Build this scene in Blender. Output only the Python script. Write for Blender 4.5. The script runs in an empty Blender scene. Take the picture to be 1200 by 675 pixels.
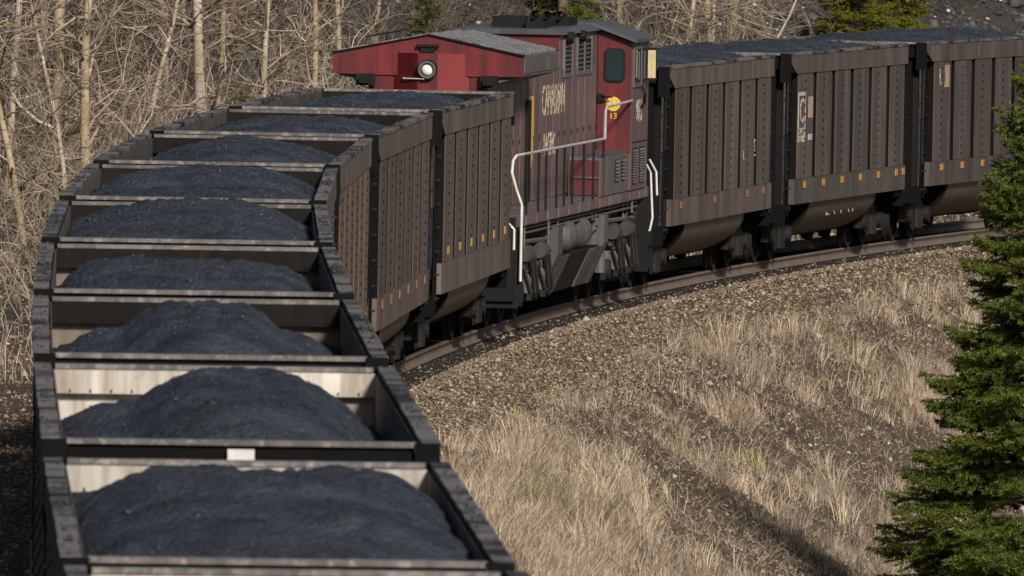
import bpy, math, random
import numpy as np
from mathutils import Matrix, Vector

# ------------------------------------------------------------------ camera, sky, sun, exposure
SC = bpy.context.scene
COL = SC.collection
F_PX, CAM_H, PITCH = 20676.2, 8.726, 0.031568
cd = bpy.data.cameras.new('camera'); cam = bpy.data.objects.new('camera', cd); COL.objects.link(cam)
cd.sensor_width = 36.0; cd.lens = F_PX / 1200.0 * 36.0
cd.clip_start = 1.0; cd.clip_end = 3000.0
cam.location = (0, 0, CAM_H); cam.rotation_euler = (math.pi / 2 - PITCH, 0, 0)
cd.dof.use_dof = True; cd.dof.focus_distance = 282.0; cd.dof.aperture_fstop = 14.0
SC.camera = cam

SUN_AZ, SUN_EL = 22.0, 30.0            # azimuth: degrees to the right of straight behind the camera
a, e = math.radians(SUN_AZ), math.radians(SUN_EL)
to_sun = Vector((math.sin(a) * math.cos(e), -math.cos(a) * math.cos(e), math.sin(e)))
W = bpy.data.worlds.new('World'); SC.world = W; W.use_nodes = True
nt = W.node_tree
sky = nt.nodes.new('ShaderNodeTexSky'); sky.sky_type = 'NISHITA'; sky.sun_disc = False
sky.sun_elevation = e; sky.sun_rotation = math.radians(180 - SUN_AZ); sky.dust_density = 1.5
nt.links.new(sky.outputs[0], nt.nodes['Background'].inputs[0])
nt.nodes['Background'].inputs[1].default_value = 0.05
sd = bpy.data.lights.new('sun', 'SUN'); sd.energy = 4.6; sd.angle = math.radians(8.0); sd.color = (1.0, 0.945, 0.87)
sun = bpy.data.objects.new('sun', sd); COL.objects.link(sun)
sun.rotation_euler = to_sun.to_track_quat('Z', 'Y').to_euler(); sun.location = (40, 150, 60)
SC.view_settings.view_transform = 'Standard'; SC.view_settings.look = 'None'
SC.view_settings.gamma = 1.0; SC.view_settings.exposure = 0.3
SC.view_settings.use_curve_mapping = False

RND = random.Random(7)
NP = np.random.default_rng(11)

# ------------------------------------------------------------------ track alignment (plan curve, grade, cant)
_nodes = np.array([0, 60, 110, 150, 190, 230, 300.])
_ks = np.array([1.70e-4, 3.117e-4, 1.6417e-3, 1.5986e-3, 1.836e-3, 1.9646e-3, 1.9646e-3])
S = np.arange(-140, 480, 0.5)
_k = np.interp(S, _nodes, _ks); _k[S < -10] = 0
TH = np.concatenate([[0], np.cumsum((_k[1:] + _k[:-1]) / 2 * .5)]); TH = TH - np.interp(0, S, TH) - .036011
_dx, _dy = np.sin(TH), np.cos(TH)
TX = np.concatenate([[0], np.cumsum((_dx[1:] + _dx[:-1]) / 2 * .5)])
TY = np.concatenate([[0], np.cumsum((_dy[1:] + _dy[:-1]) / 2 * .5)])
TX = TX - np.interp(0, S, TX) - 1.48005; TY = TY - np.interp(0, S, TY) + 114.396
def z0(s): return -.000365 * s - 2.945e-5 * (np.clip(s, -20, 240) - 100) ** 2 + .065 * np.clip((80 - s) / 45, 0, 1)
def cant(s): return np.interp(s, [40, 110], [.0147, .0186])
def plan(s, r):                         # s along the track, r to the right of it
    x, y, t = np.interp(s, S, TX), np.interp(s, S, TY), np.interp(s, S, TH)
    return x + r * np.cos(t), y - r * np.sin(t)
def frame(s0, s1):
    A = np.array([*plan(s0, 0), z0(s0)]); B = np.array([*plan(s1, 0), z0(s1)])
    o = (A + B) / 2; X = B - A; X /= np.linalg.norm(X); c = cant((s0 + s1) / 2)
    Y = np.cross([0, 0, 1], X); Y /= np.linalg.norm(Y); Z = np.cross(X, Y)
    Y2 = Y * math.cos(c) + Z * math.sin(c); Z2 = np.cross(X, Y2)
    M = Matrix.Identity(4)
    for i in range(3):
        M[i][0], M[i][1], M[i][2], M[i][3] = X[i], Y2[i], Z2[i], o[i]
    return M
def screen_x(x, y): return 600 + F_PX * x / y
def s_for(px, r):                       # where the line at offset r crosses the image column px of the survey
    x, y = plan(S, r); m = S > 60
    u = screen_x(x[m], y[m]); i = np.argmin(np.abs(u - px) + (S[m] < 60) * 1e6)
    return S[m][i]

# ------------------------------------------------------------------ value noise for shapes
def vnoise(x, y, seed=0):
    x = np.asarray(x, float); y = np.asarray(y, float)
    xi, yi = np.floor(x).astype(np.int64), np.floor(y).astype(np.int64)
    fx, fy = x - xi, y - yi
    fx = fx * fx * (3 - 2 * fx); fy = fy * fy * (3 - 2 * fy)
    def h(i, j):
        n = (i * 374761393 + j * 668265263 + seed * 982451653) & 0xffffffff
        n = ((n ^ (n >> 13)) * 1274126177) & 0xffffffff
        return ((n ^ (n >> 16)) & 0xffff) / 65535.0
    return (h(xi, yi) * (1 - fx) + h(xi + 1, yi) * fx) * (1 - fy) + (h(xi, yi + 1) * (1 - fx) + h(xi + 1, yi + 1) * fx) * fy
def fbm(x, y, seed=0, n=4):
    v, a_ = 0, .5
    for i in range(n):
        v = v + a_ * vnoise(x * 2 ** i, y * 2 ** i, seed + i * 17); a_ *= .5
    return v / (1 - .5 ** n)

# ------------------------------------------------------------------ materials
MATS = {}
def nodes_of(name):
    m = bpy.data.materials.new(name); m.use_nodes = True
    t = m.node_tree; b = t.nodes['Principled BSDF']
    return m, t, b
def N(t, kind, **kw):
    n = t.nodes.new(kind)
    for k_, v in kw.items(): setattr(n, k_, v)
    return n
def ramp(t, src, p0, p1, c0=(0, 0, 0, 1), c1=(1, 1, 1, 1)):
    r = N(t, 'ShaderNodeValToRGB'); r.color_ramp.elements[0].position = p0; r.color_ramp.elements[1].position = p1
    r.color_ramp.elements[0].color = c0; r.color_ramp.elements[1].color = c1
    t.links.new(src, r.inputs[0]); return r.outputs[0]
def mixc(t, fac, A, B):
    m = N(t, 'ShaderNodeMix', data_type='RGBA')
    for i, v in ((0, fac), (6, A), (7, B)):
        if hasattr(v, 'type') and not isinstance(v, (tuple, float)): t.links.new(v, m.inputs[i])
        elif isinstance(v, tuple): m.inputs[i].default_value = (*v[:3], 1)
        else: m.inputs[i].default_value = v
    return m.outputs[2]
def coords(t, scale=(1, 1, 1), rnd=True):
    tc = N(t, 'ShaderNodeTexCoord'); mp = N(t, 'ShaderNodeMapping'); mp.inputs['Scale'].default_value = scale
    src = tc.outputs['Object']
    if rnd:
        oi = N(t, 'ShaderNodeObjectInfo'); mu = N(t, 'ShaderNodeMath', operation='MULTIPLY'); mu.inputs[1].default_value = 61.0
        t.links.new(oi.outputs['Random'], mu.inputs[0])
        ad = N(t, 'ShaderNodeVectorMath', operation='ADD'); t.links.new(src, ad.inputs[0]); t.links.new(mu.outputs[0], ad.inputs[1]); src = ad.outputs[0]
    t.links.new(src, mp.inputs[0]); return mp.outputs[0]
def noise(t, vec, scale, detail=4, rough=.6):
    n = N(t, 'ShaderNodeTexNoise'); n.inputs['Scale'].default_value = scale; n.inputs['Detail'].default_value = detail
    n.inputs['Roughness'].default_value = rough; t.links.new(vec, n.inputs['Vector']); return n.outputs['Fac']
def bump(t, b, h, strength=.3, dist=.02):
    bp = N(t, 'ShaderNodeBump'); bp.inputs['Strength'].default_value = strength; bp.inputs['Distance'].default_value = dist
    t.links.new(h, bp.inputs['Height']); t.links.new(bp.outputs[0], b.inputs['Normal'])
def metal_paint(name, base, dirt, rust, rough=.6, streak=.5, rustlo=.62, metallic=0., spec=.4, patch=.5):
    m, t, b = nodes_of(name)
    v = coords(t); vs = coords(t, (3.0, 3.0, .22))
    n1 = noise(t, v, 1.3, 5); n2 = noise(t, vs, 2.2, 5, .65); n3 = noise(t, v, 9.0, 5, .7)
    c = mixc(t, ramp(t, n1, .38, .72), base, tuple(.5 * x + .5 * y for x, y in zip(base, dirt)))
    st = N(t, 'ShaderNodeMath', operation='MULTIPLY'); st.inputs[1].default_value = streak
    t.links.new(ramp(t, n2, .42, .68), st.inputs[0])
    c = mixc(t, st.outputs[0], c, dirt)
    n4 = noise(t, coords(t, (.95, .95, .10)), 1.5, 5, .6)
    c = mixc(t, ramp(t, n4, .36, .66, (0, 0, 0, 1), (.85 * streak, .85 * streak, .85 * streak, 1)), c, tuple(x * .55 for x in dirt))
    n5 = noise(t, coords(t, (1.4, 1.4, .16)), 1.7, 4, .6)
    c = mixc(t, ramp(t, n5, .60, .74, (0, 0, 0, 1), (.6 * patch, .6 * patch, .6 * patch, 1)), c, rust)
    pt = N(t, 'ShaderNodeMath', operation='MULTIPLY'); pt.inputs[1].default_value = patch
    t.links.new(ramp(t, n3, rustlo, rustlo + .1), pt.inputs[0])
    c = mixc(t, pt.outputs[0], c, rust)
    oi = N(t, 'ShaderNodeObjectInfo'); hs = N(t, 'ShaderNodeHueSaturation')
    mr = N(t, 'ShaderNodeMapRange'); mr.inputs[3].default_value = .86; mr.inputs[4].default_value = 1.12
    t.links.new(oi.outputs['Random'], mr.inputs[0]); t.links.new(mr.outputs[0], hs.inputs['Value']); t.links.new(c, hs.inputs['Color'])
    tm = N(t, 'ShaderNodeMix', data_type='RGBA', blend_type='MULTIPLY'); tm.inputs[0].default_value = 1.0
    t.links.new(hs.outputs[0], tm.inputs[6]); t.links.new(oi.outputs['Color'], tm.inputs[7]); t.links.new(tm.outputs[2], b.inputs['Base Color'])
    b.inputs['Roughness'].default_value = rough; b.inputs['Metallic'].default_value = metallic
    b.inputs['Specular IOR Level'].default_value = spec
    bump(t, b, n3, .25, .01)
    MATS[name] = m; return m
def plain(name, col, rough=.6, metallic=0., var=.25, scale=6.0, spec=.4):
    m, t, b = nodes_of(name)
    n = noise(t, coords(t), scale, 4)
    c = mixc(t, ramp(t, n, .35, .7), col, tuple(x * (1 - var) for x in col))
    t.links.new(c, b.inputs['Base Color']); b.inputs['Roughness'].default_value = rough; b.inputs['Metallic'].default_value = metallic
    b.inputs['Specular IOR Level'].default_value = spec
    MATS[name] = m; return m
def islands(name, cols, rough=.85, trans=0.0, patches=None, spec=.2, tone=False):
    """colour picked per loose piece (stone, blade, twig)"""
    m, t, b = nodes_of(name)
    g = N(t, 'ShaderNodeNewGeometry'); r = N(t, 'ShaderNodeValToRGB'); cr = r.color_ramp
    while len(cr.elements) < len(cols): cr.elements.new(.5)
    for i, c in enumerate(cols):
        cr.elements[i].position = i / (len(cols) - 1); cr.elements[i].color = (*c, 1)
    t.links.new(g.outputs['Random Per Island'], r.inputs[0]); c = r.outputs[0]
    if patches:
        v = coords(t, rnd=False); n = noise(t, v, patches[0], 4)
        c = mixc(t, ramp(t, n, .42, .62), c, mixc(t, .6, c, patches[1]))
    if tone:
        at = N(t, 'ShaderNodeAttribute', attribute_name='tone'); mu = N(t, 'ShaderNodeMix', data_type='RGBA', blend_type='MULTIPLY'); mu.inputs[0].default_value = 1.0
        t.links.new(c, mu.inputs[6]); t.links.new(at.outputs['Color'], mu.inputs[7]); c = mu.outputs[2]
    t.links.new(c, b.inputs['Base Color'])
    b.inputs['Roughness'].default_value = rough; b.inputs['Specular IOR Level'].default_value = spec
    if trans:
        tr = N(t, 'ShaderNodeBsdfTranslucent'); t.links.new(c, tr.inputs[0])
        mx = N(t, 'ShaderNodeMixShader'); mx.inputs[0].default_value = trans
        out = t.nodes['Material Output']; t.links.new(b.outputs[0], mx.inputs[1]); t.links.new(tr.outputs[0], mx.inputs[2]); t.links.new(mx.outputs[0], out.inputs[0])
    MATS[name] = m; return m

metal_paint('car_brown', (.108, .086, .077), (.042, .035, .032), (.15, .092, .062), .6, .85, rustlo=.60)
metal_paint('car_rusty', (.135, .082, .052), (.060, .042, .033), (.20, .115, .06), .6, .8, rustlo=.55)
metal_paint('car_band', (.118, .093, .083), (.050, .041, .037), (.16, .098, .066), .6, .85, rustlo=.58)
metal_paint('car_black', (.007, .006, .0055), (.005, .0045, .004), (.014, .010, .008), .85, .5, spec=.08)  # near-black colour for groove sides, wall backing and rivets
def rim_mat():
    m, t, b = nodes_of('car_rim')
    n1 = noise(t, coords(t, (1.0, 1.0, 1.0)), 1.1, 3, .6); n2 = noise(t, coords(t), 14.0, 4, .7)
    c = mixc(t, ramp(t, n1, .38, .56), (.012, .012, .013), (.125, .114, .108))
    c = mixc(t, ramp(t, n2, .60, .75), c, (.24, .22, .205)); c = mixc(t, ramp(t, n2, .24, .34), (.012, .012, .014), c)
    t.links.new(c, b.inputs['Base Color']); b.inputs['Roughness'].default_value = .75; b.inputs['Specular IOR Level'].default_value = .15; bump(t, b, n2, .5, .02); MATS['car_rim'] = m
rim_mat()
metal_paint('chord_edge', (.16, .14, .13), (.035, .032, .032), (.30, .27, .24), .5, .7, rustlo=.52)
metal_paint('inner_liner', (.085, .068, .056), (.035, .029, .026), (.14, .10, .075), .7, .7)
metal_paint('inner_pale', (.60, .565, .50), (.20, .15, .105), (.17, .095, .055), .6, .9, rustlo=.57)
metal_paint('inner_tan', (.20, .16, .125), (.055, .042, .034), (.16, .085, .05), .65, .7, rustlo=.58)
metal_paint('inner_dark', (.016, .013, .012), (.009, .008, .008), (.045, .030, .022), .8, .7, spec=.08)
metal_paint('black_steel', (.004, .004, .0045), (.007, .0065, .006), (.018, .013, .010), .8, .5, spec=.08)
metal_paint('truck_steel', (.020, .017, .0155), (.009, .008, .008), (.055, .037, .026), .75, .6, spec=.2)
metal_paint('truck_pale', (.060, .055, .052), (.014, .012, .012), (.03, .026, .024), .65, .7)
metal_paint('rail_rust', (.155, .112, .085), (.075, .052, .040), (.16, .10, .066), .75, .4)
metal_paint('loco_red', (.150, .010, .013), (.045, .007, .009), (.045, .018, .018), .5, .85, rustlo=.56, patch=.6)
metal_paint('loco_red_lit', (.20, .032, .032), (.14, .020, .022), (.2, .03, .03), .42, .3)  # lighter red: sun on the angled tail panel is put into the colour
metal_paint('loco_faded', (.135, .058, .058), (.125, .100, .100), (.05, .028, .028), .5, .85, rustlo=.58)
metal_paint('loco_grey', (.140, .120, .118), (.075, .062, .062), (.075, .055, .05), .55, .6)
metal_paint('loco_black', (.006, .006, .0065), (.012, .011, .011), (.026, .022, .02), .65, .5, spec=.15)
metal_paint('loco_maroon', (.075, .007, .009), (.03, .006, .007), (.15, .012, .014), .55, .6)
metal_paint('roof_grey', (.030, .029, .031), (.11, .105, .105), (.04, .038, .04), .5, .5)
metal_paint('skirt_grey', (.115, .108, .104), (.038, .034, .032), (.04, .034, .03), .6, .8)
metal_paint('tub_brown', (.105, .087, .076), (.060, .050, .045), (.19, .13, .08), .55, .5)
metal_paint('screen_grey', (.24, .235, .235), (.11, .105, .11), (.03, .03, .032), .5, .6, rustlo=.5, patch=.9)
plain('white_pipe', (.60, .58, .55), .4, 0, .3)
plain('rail_pale', (.40, .385, .37), .45, 0, .4, 3)
plain('dark_pipe', (.09, .08, .08), .5, 0, .3)
plain('reflector', (.46, .23, .045), .45, 0, .35, 20)
plain('reflector_worn', (.27, .12, .055), .5, 0, .5, 20)
plain('glass', (.012, .022, .026), .06, 0, .1, 2, spec=.8)
plain('lens', (.75, .74, .68), .15, 0, .2, 30, spec=.8)
plain('tan_mark_reflection', (.50, .40, .22), .6, 0, .3, 9)  # flat tan for crest marks and for a reflection put into a pane
plain('gold', (.62, .38, .05), .5, 0, .3, 9)
plain('wheel_tread', (.30, .24, .18), .4, .6, .3)
plain('signal_red', (.30, .03, .025), .5, 0, .3)

def worn_letters(name, col, under, lo=.45):
    m, t, b = nodes_of(name)
    v = coords(t, (14, 14, 1.6), False); n = noise(t, v, 1.0, 5, .7)
    t.links.new(mixc(t, ramp(t, n, lo, lo + .06), under, col), b.inputs['Base Color'])
    b.inputs['Roughness'].default_value = .6; MATS[name] = m
worn_letters('hood_letter', (.62, .50, .34), (.12, .065, .064), .45)
worn_letters('stencil', (.50, .44, .34), (.11, .086, .078), .44)
worn_letters('stencil_tan', (.36, .25, .16), (.14, .10, .08), .40)
worn_letters('stencil_green', (.085, .105, .09), (.105, .083, .075), .55)

def coal_mat():
    m, t, b = nodes_of('coal')
    v = coords(t, rnd=False)
    n1 = noise(t, v, 1.1, 6, .65); n2 = noise(t, v, 30.0, 4, .75)
    vo = N(t, 'ShaderNodeTexVoronoi'); vo.inputs['Scale'].default_value = 16.0; t.links.new(v, vo.inputs['Vector'])
    c = mixc(t, ramp(t, n1, .35, .65), (.011, .013, .0165), (.038, .044, .055))
    c = mixc(t, ramp(t, n2, .55, .75), c, (.078, .088, .106))
    t.links.new(c, b.inputs['Base Color']); b.inputs['Roughness'].default_value = .6; b.inputs['Specular IOR Level'].default_value = .3
    ad = N(t, 'ShaderNodeMath', operation='ADD'); t.links.new(vo.outputs['Distance'], ad.inputs[0]); t.links.new(n2, ad.inputs[1])
    bump(t, b, ad.outputs[0], .95, .03)
    MATS['coal'] = m
coal_mat()
islands('coal_lump', [(.010, .011, .013), (.022, .025, .030), (.045, .05, .058), (.016, .018, .022)], .55, spec=.35)

def ground_mat():
    m, t, b = nodes_of('ground')
    v = coords(t, rnd=False)
    n1 = noise(t, v, .35, 5); n2 = noise(t, v, 3.0, 6, .7); n3 = noise(t, v, 14.0, 4, .7)
    c = mixc(t, ramp(t, n1, .38, .62), (.066, .046, .030), (.105, .077, .051))
    c = mixc(t, ramp(t, n2, .45, .62), c, (.045, .036, .028))
    c = mixc(t, ramp(t, n3, .58, .70), c, (.17, .13, .09))
    t.links.new(c, b.inputs['Base Color']); b.inputs['Roughness'].default_value = .95; b.inputs['Specular IOR Level'].default_value = .1
    bump(t, b, n2, .8, .12); MATS['ground'] = m
ground_mat()
plain('hillside_soil', (.050, .042, .036), .95, 0, .5, 1.5, .1)
islands('ballast_stone', [(.21, .150, .090), (.060, .043, .032), (.26, .195, .125), (.12, .084, .055), (.38, .31, .23), (.080, .062, .050), (.17, .115, .066)], .85)
islands('slope_stone', [(.095, .070, .048), (.042, .033, .026), (.17, .125, .08), (.065, .05, .036), (.24, .185, .12), (.11, .082, .056), (.42, .36, .28)], .9)
islands('hill_stone', [(.040, .038, .038), (.065, .060, .058), (.028, .027, .028), (.085, .078, .072), (.05, .047, .046)], .9)
islands('pale_stone', [(.42, .40, .37), (.55, .52, .48), (.30, .28, .26)], .85)
islands('dry_grass', [(.46, .36, .255), (.66, .56, .43), (.22, .16, .11), (.56, .47, .37), (.42, .31, .215), (.74, .65, .52), (.33, .26, .19)], .75, .25, (.25, (.34, .27, .22)), tone=True)
islands('dead_stem', [(.115, .088, .068), (.22, .175, .135), (.34, .28, .215), (.075, .058, .047), (.42, .35, .28)], .85)
islands('twig', [(.22, .165, .115), (.36, .29, .215), (.10, .072, .054), (.52, .44, .345), (.14, .10, .076), (.29, .23, .165), (.07, .052, .042)], .8)
islands('twig_dark', [(.055, .042, .034), (.12, .085, .062), (.08, .056, .045), (.22, .165, .115)], .85)  # darker palette: shade deep among the stems is put into the colour
islands('needle', [(.018, .036, .007), (.065, .095, .012), (.15, .17, .018), (.034, .058, .010), (.22, .22, .026)], .6, .2, spec=.3)
islands('needle_yellow', [(.11, .115, .014), (.19, .18, .018), (.07, .085, .012), (.25, .22, .03)], .6, .25)
islands('needle_dull', [(.065, .075, .022), (.10, .105, .030), (.045, .058, .018), (.15, .13, .05)], .65, .2)
def bark(name, col, dark, lichen):
    m, t, b = nodes_of(name)
    v = coords(t, (1, 1, .35)); n1 = noise(t, v, 3.5, 5, .65); n2 = noise(t, coords(t, (.6, .6, 3.0)), 5.0, 3)
    c = mixc(t, ramp(t, n1, .4, .62), col, lichen); c = mixc(t, ramp(t, n2, .56, .66), c, dark)
    t.links.new(c, b.inputs['Base Color']); b.inputs['Roughness'].default_value = .85; bump(t, b, n1, .6, .02); MATS[name] = m
bark('bark_tan', (.34, .265, .165), (.075, .055, .04), (.21, .155, .085))
bark('bark_pale', (.38, .325, .245), (.09, .07, .055), (.25, .20, .135))
bark('bark_brown', (.17, .125, .085), (.05, .04, .03), (.24, .18, .11))
bark('bark_spruce', (.09, .065, .05), (.04, .03, .025), (.12, .1, .08))

# ------------------------------------------------------------------ mesh helpers
class MB:
    def __init__(self): self.v, self.f, self.m, self.ch = [], [], [], []
    def add(self, vs, fs, mi=0):
        o = len(self.v); self.ch.append((len(self.v), len(self.f))); self.v += [tuple(p) for p in vs]; self.f += [tuple(i + o for i in f) for f in fs]; self.m += [mi] * len(fs); return self
    def box(self, x0, x1, y0, y1, z0_, z1, mi=0):
        return self.add([(x0, y0, z0_), (x1, y0, z0_), (x1, y1, z0_), (x0, y1, z0_), (x0, y0, z1), (x1, y0, z1), (x1, y1, z1), (x0, y1, z1)],
                        [(3, 2, 1, 0), (4, 5, 6, 7), (0, 1, 5, 4), (1, 2, 6, 5), (2, 3, 7, 6), (3, 0, 4, 7)], mi)
    def cbox(self, x0, x1, y0, y1, z0_, z1, c=.02, mi=0):     # box with chamfered long edges seen along x
        poly = [(y0 + c, z0_), (y1 - c, z0_), (y1, z0_ + c), (y1, z1 - c), (y1 - c, z1), (y0 + c, z1), (y0, z1 - c), (y0, z0_ + c)]
        return self.prism(poly, 'x', x0, x1, mi)
    def prism(self, poly, axis, a_, b_, mi=0):
        n = len(poly)
        def P(p, q):
            return {'x': (q, p[0], p[1]), 'y': (p[0], q, p[1]), 'z': (p[0], p[1], q)}[axis]
        vs = [P(p, a_) for p in poly] + [P(p, b_) for p in poly]
        fs = [tuple(range(n))[::-1], tuple(range(n, 2 * n))] + [(i, (i + 1) % n, (i + 1) % n + n, i + n) for i in range(n)]
        return self.add(vs, fs, mi)
    def tube(self, pts, r, n=6, mi=0, caps=True):
        pts = [Vector(p) for p in pts]; rs = r if isinstance(r, (list, tuple)) else [r] * len(pts)
        vs, fs = [], []
        t = (pts[1] - pts[0]).normalized(); u = t.orthogonal().normalized()
        for i, p in enumerate(pts):
            if 0 < i < len(pts) - 1: t = (pts[i + 1] - pts[i - 1]).normalized()
            elif i: t = (pts[i] - pts[i - 1]).normalized()
            u = (u - t * u.dot(t)).normalized(); w = t.cross(u)
            for k_ in range(n):
                q = 2 * math.pi * k_ / n; vs.append(p + (u * math.cos(q) + w * math.sin(q)) * rs[i])
        for i in range(len(pts) - 1):
            for k_ in range(n):
                a_, b_ = i * n + k_, i * n + (k_ + 1) % n; fs.append((a_, b_, b_ + n, a_ + n))
        if caps: fs += [tuple(range(n))[::-1], tuple(range((len(pts) - 1) * n, len(pts) * n))]
        return self.add(vs, fs, mi)
    def cyl(self, p0, p1, r, n=16, mi=0): return self.tube([p0, p1], r, n, mi)
    def lathe_x(self, prof, c, n=20, mi=0):                   # prof: (x, radius) about an axis along x through c
        vs, fs = [], []
        for x, r in prof:
            for k_ in range(n):
                q = 2 * math.pi * k_ / n; vs.append((c[0] + x, c[1] + r * math.cos(q), c[2] + r * math.sin(q)))
        for i in range(len(prof) - 1):
            for k_ in range(n):
                a_, b_ = i * n + k_, i * n + (k_ + 1) % n; fs.append((a_, b_, b_ + n, a_ + n))
        return self.add(vs, fs, mi)
    def lathe_y(self, prof, c, n=24, mi=0):
        o = len(self.v); self.lathe_x(prof, (0, 0, 0), n, mi)
        for i in range(o, len(self.v)):
            x, y, z = self.v[i]; self.v[i] = (c[0] + y, c[1] + x, c[2] + z)
        return self
    def mesh(self, name, mats, smooth=False):
        me = bpy.data.meshes.new(name); me.from_pydata(self.v, [], self.f)
        for k_ in ([mats] if isinstance(mats, str) else mats): me.materials.append(MATS[k_])
        me.polygons.foreach_set('material_index', self.m)
        if smooth:
            me.polygons.foreach_set('use_smooth', [True] * len(me.polygons)); me.set_sharp_from_angle(angle=.7)
        me.update(); return me
    def build(self, name, mats, parent=None, smooth=False, loc=None):
        o = bpy.data.objects.new(name, self.mesh(name, mats, smooth)); COL.objects.link(o)
        if parent: o.parent = parent
        if loc: o.location = loc
        return o
def each(mb, name, mats, parent, smooth=False):           # every primitive of the builder as an object of its own
    ch = mb.ch + [(len(mb.v), len(mb.f))]
    for (v0, f0), (v1, f1) in zip(ch, ch[1:]):
        b = MB(); b.add(mb.v[v0:v1], [tuple(i - v0 for i in f) for f in mb.f[f0:f1]]); b.m = mb.m[f0:f1]; b.build(name, mats, parent, smooth)
def np_mesh(name, V, Fq, mat, smooth=False, k_=4):
    me = bpy.data.meshes.new(name); V = np.asarray(V, np.float32); Fq = np.asarray(Fq, np.int32)
    me.vertices.add(len(V)); me.vertices.foreach_set('co', V.ravel())
    me.loops.add(Fq.size); me.loops.foreach_set('vertex_index', Fq.ravel())
    me.polygons.add(len(Fq)); me.polygons.foreach_set('loop_start', np.arange(0, Fq.size, k_, dtype=np.int32))
    me.polygons.foreach_set('loop_total', np.full(len(Fq), k_, np.int32))
    if smooth: me.polygons.foreach_set('use_smooth', np.ones(len(Fq), bool))
    me.materials.append(MATS[mat]); me.update(calc_edges=True); return me
def obj(name, me, parent=None, loc=None):
    o = bpy.data.objects.new(name, me); COL.objects.link(o)
    if parent: o.parent = parent
    if loc is not None: o.location = loc
    return o
def empty(name, M=None):
    o = bpy.data.objects.new(name, None); COL.objects.link(o); o.empty_display_size = .3
    if M is not None: o.matrix_world = M
    return o
def tag(o, label=None, cat=None, group=None, kind=None):
    if label: o['label'] = label
    if cat: o['category'] = cat
    if group: o['group'] = group
    if kind: o['kind'] = kind
    return o
def copy_tree(o, parent=None):
    c = o.copy(); COL.objects.link(c); c.parent = parent
    for ch in list(o.children): copy_tree(ch, c)
    return c
def letters(txt, size, loc, rot, mat, parent, name='lettering', sx=1.0, label=None):
    cu = bpy.data.curves.new(name, 'FONT'); cu.body = txt; cu.size = size; cu.extrude = .002; cu.align_x = 'CENTER'; cu.align_y = 'CENTER'
    cu.offset = .008 * size; cu.materials.append(MATS[mat])
    tmp = bpy.data.objects.new('tmp', cu); me = bpy.data.meshes.new_from_object(tmp); bpy.data.objects.remove(tmp); me.name = name
    o = bpy.data.objects.new(name, me); COL.objects.link(o); o.parent = parent; o.location = loc; o.rotation_euler = rot; o.scale = (sx, 1, 1)
    if label: o['label'] = label
    return o
ON_RIGHT = (math.pi / 2, 0, 0); ON_REAR = (math.pi / 2, 0, -math.pi / 2)

# ------------------------------------------------------------------ terrain
PR = np.array([-140, -75, -50, -9.2, -7.2, -3.2, -2.6, -1.6, 1.6, 2.6, 3.5, 24, 34, 140.])
PZ = np.array([70, 42, 27, -.55, -.95, -.72, -.62, -.21, -.21, -.66, -.80, -12.8, -14, -15.])
def ground_z(s, r):
    s = np.asarray(s, float); r = np.asarray(r, float)
    z = z0(s) + np.interp(r, PR, PZ) - np.where(np.abs(r) < 2.6, cant(s) * r, 0)
    far = np.clip((np.abs(r) - 2.4) / 3.0, 0, 1)
    z = z + far * ((fbm(s * .12, r * .22, 3) - .5) * .6 + (fbm(s * .7, r * .9, 5, 3) - .5) * .14)
    hill = np.clip((-r - 9) / 6, 0, 1)
    return z + hill * (fbm(s * .07, r * .09, 9) - .5) * 3.0
def world(s, r, dz=0.):
    x, y = plan(s, r); return np.stack([x, y, ground_z(s, r) + dz], -1)
gs = np.concatenate([np.arange(-140, 80, 4.0), np.arange(80, 300, .8), np.arange(300, 476, 4.0)])
gr = np.concatenate([np.arange(-140, -30, 6.0), np.arange(-30, -8, .8), np.arange(-8, 12, .35), np.arange(12, 36, 1.5), np.arange(36, 141, 8.0)])
A_, B_ = np.meshgrid(gs, gr, indexing='ij')
Vg = world(A_.ravel(), B_.ravel()); nr = len(gr)
i_, j_ = np.meshgrid(np.arange(len(gs) - 1), np.arange(nr - 1), indexing='ij'); q = (i_ * nr + j_).ravel()
g_o = obj('ground', np_mesh('ground', Vg, np.stack([q, q + nr, q + nr + 1, q + 1], 1)[:, ::-1], 'ground', True))
g_o.data.materials.append(MATS['hillside_soil'])
g_o.data.polygons.foreach_set('material_index', (B_[:-1, :-1].ravel() < -9.0).astype(np.int32))
tag(g_o, 'brown earth embankment and hillside under the railway', 'ground', kind='structure')
fl = MB().box(-1500, 1500, -900, 2600, -17.0, -16.4).build('valley_floor', 'ground')
tag(fl, 'flat brown valley ground below the embankment', 'ground', kind='structure')

# ------------------------------------------------------------------ track
track = empty('railway_track'); tag(track, 'single curved railway track on a stone ballast bed', 'railway track', kind='structure')
prof = [(-.07, -.175), (.07, -.175), (.07, -.155), (.012, -.13), (.012, -.05), (.036, -.035), (.036, 0), (-.036, 0), (-.036, -.035), (-.012, -.05), (-.012, -.13), (-.07, -.155)]
sv = np.arange(-60, 330, 1.0)
for off in (.7525, -.7525):
    V, Fc, n = [], [], len(prof)
    for s_ in sv:
        c_ = cant(s_)
        for (p, h) in prof:
            x, y = plan(s_, off + p); V.append((x, y, z0(s_) + h - c_ * (off + p)))
    for i in range(len(sv) - 1):
        for k_ in range(n):
            a_, b_ = i * n + k_, i * n + (k_ + 1) % n; Fc.append((a_, b_, b_ + n, a_ + n))
    obj('rail', np_mesh('rail', V, Fc, 'rail_rust'), track)
sl_me = MB().box(-.11, .11, -1.28, 1.28, -.12, 0).mesh('sleeper', 'truck_steel')
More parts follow.
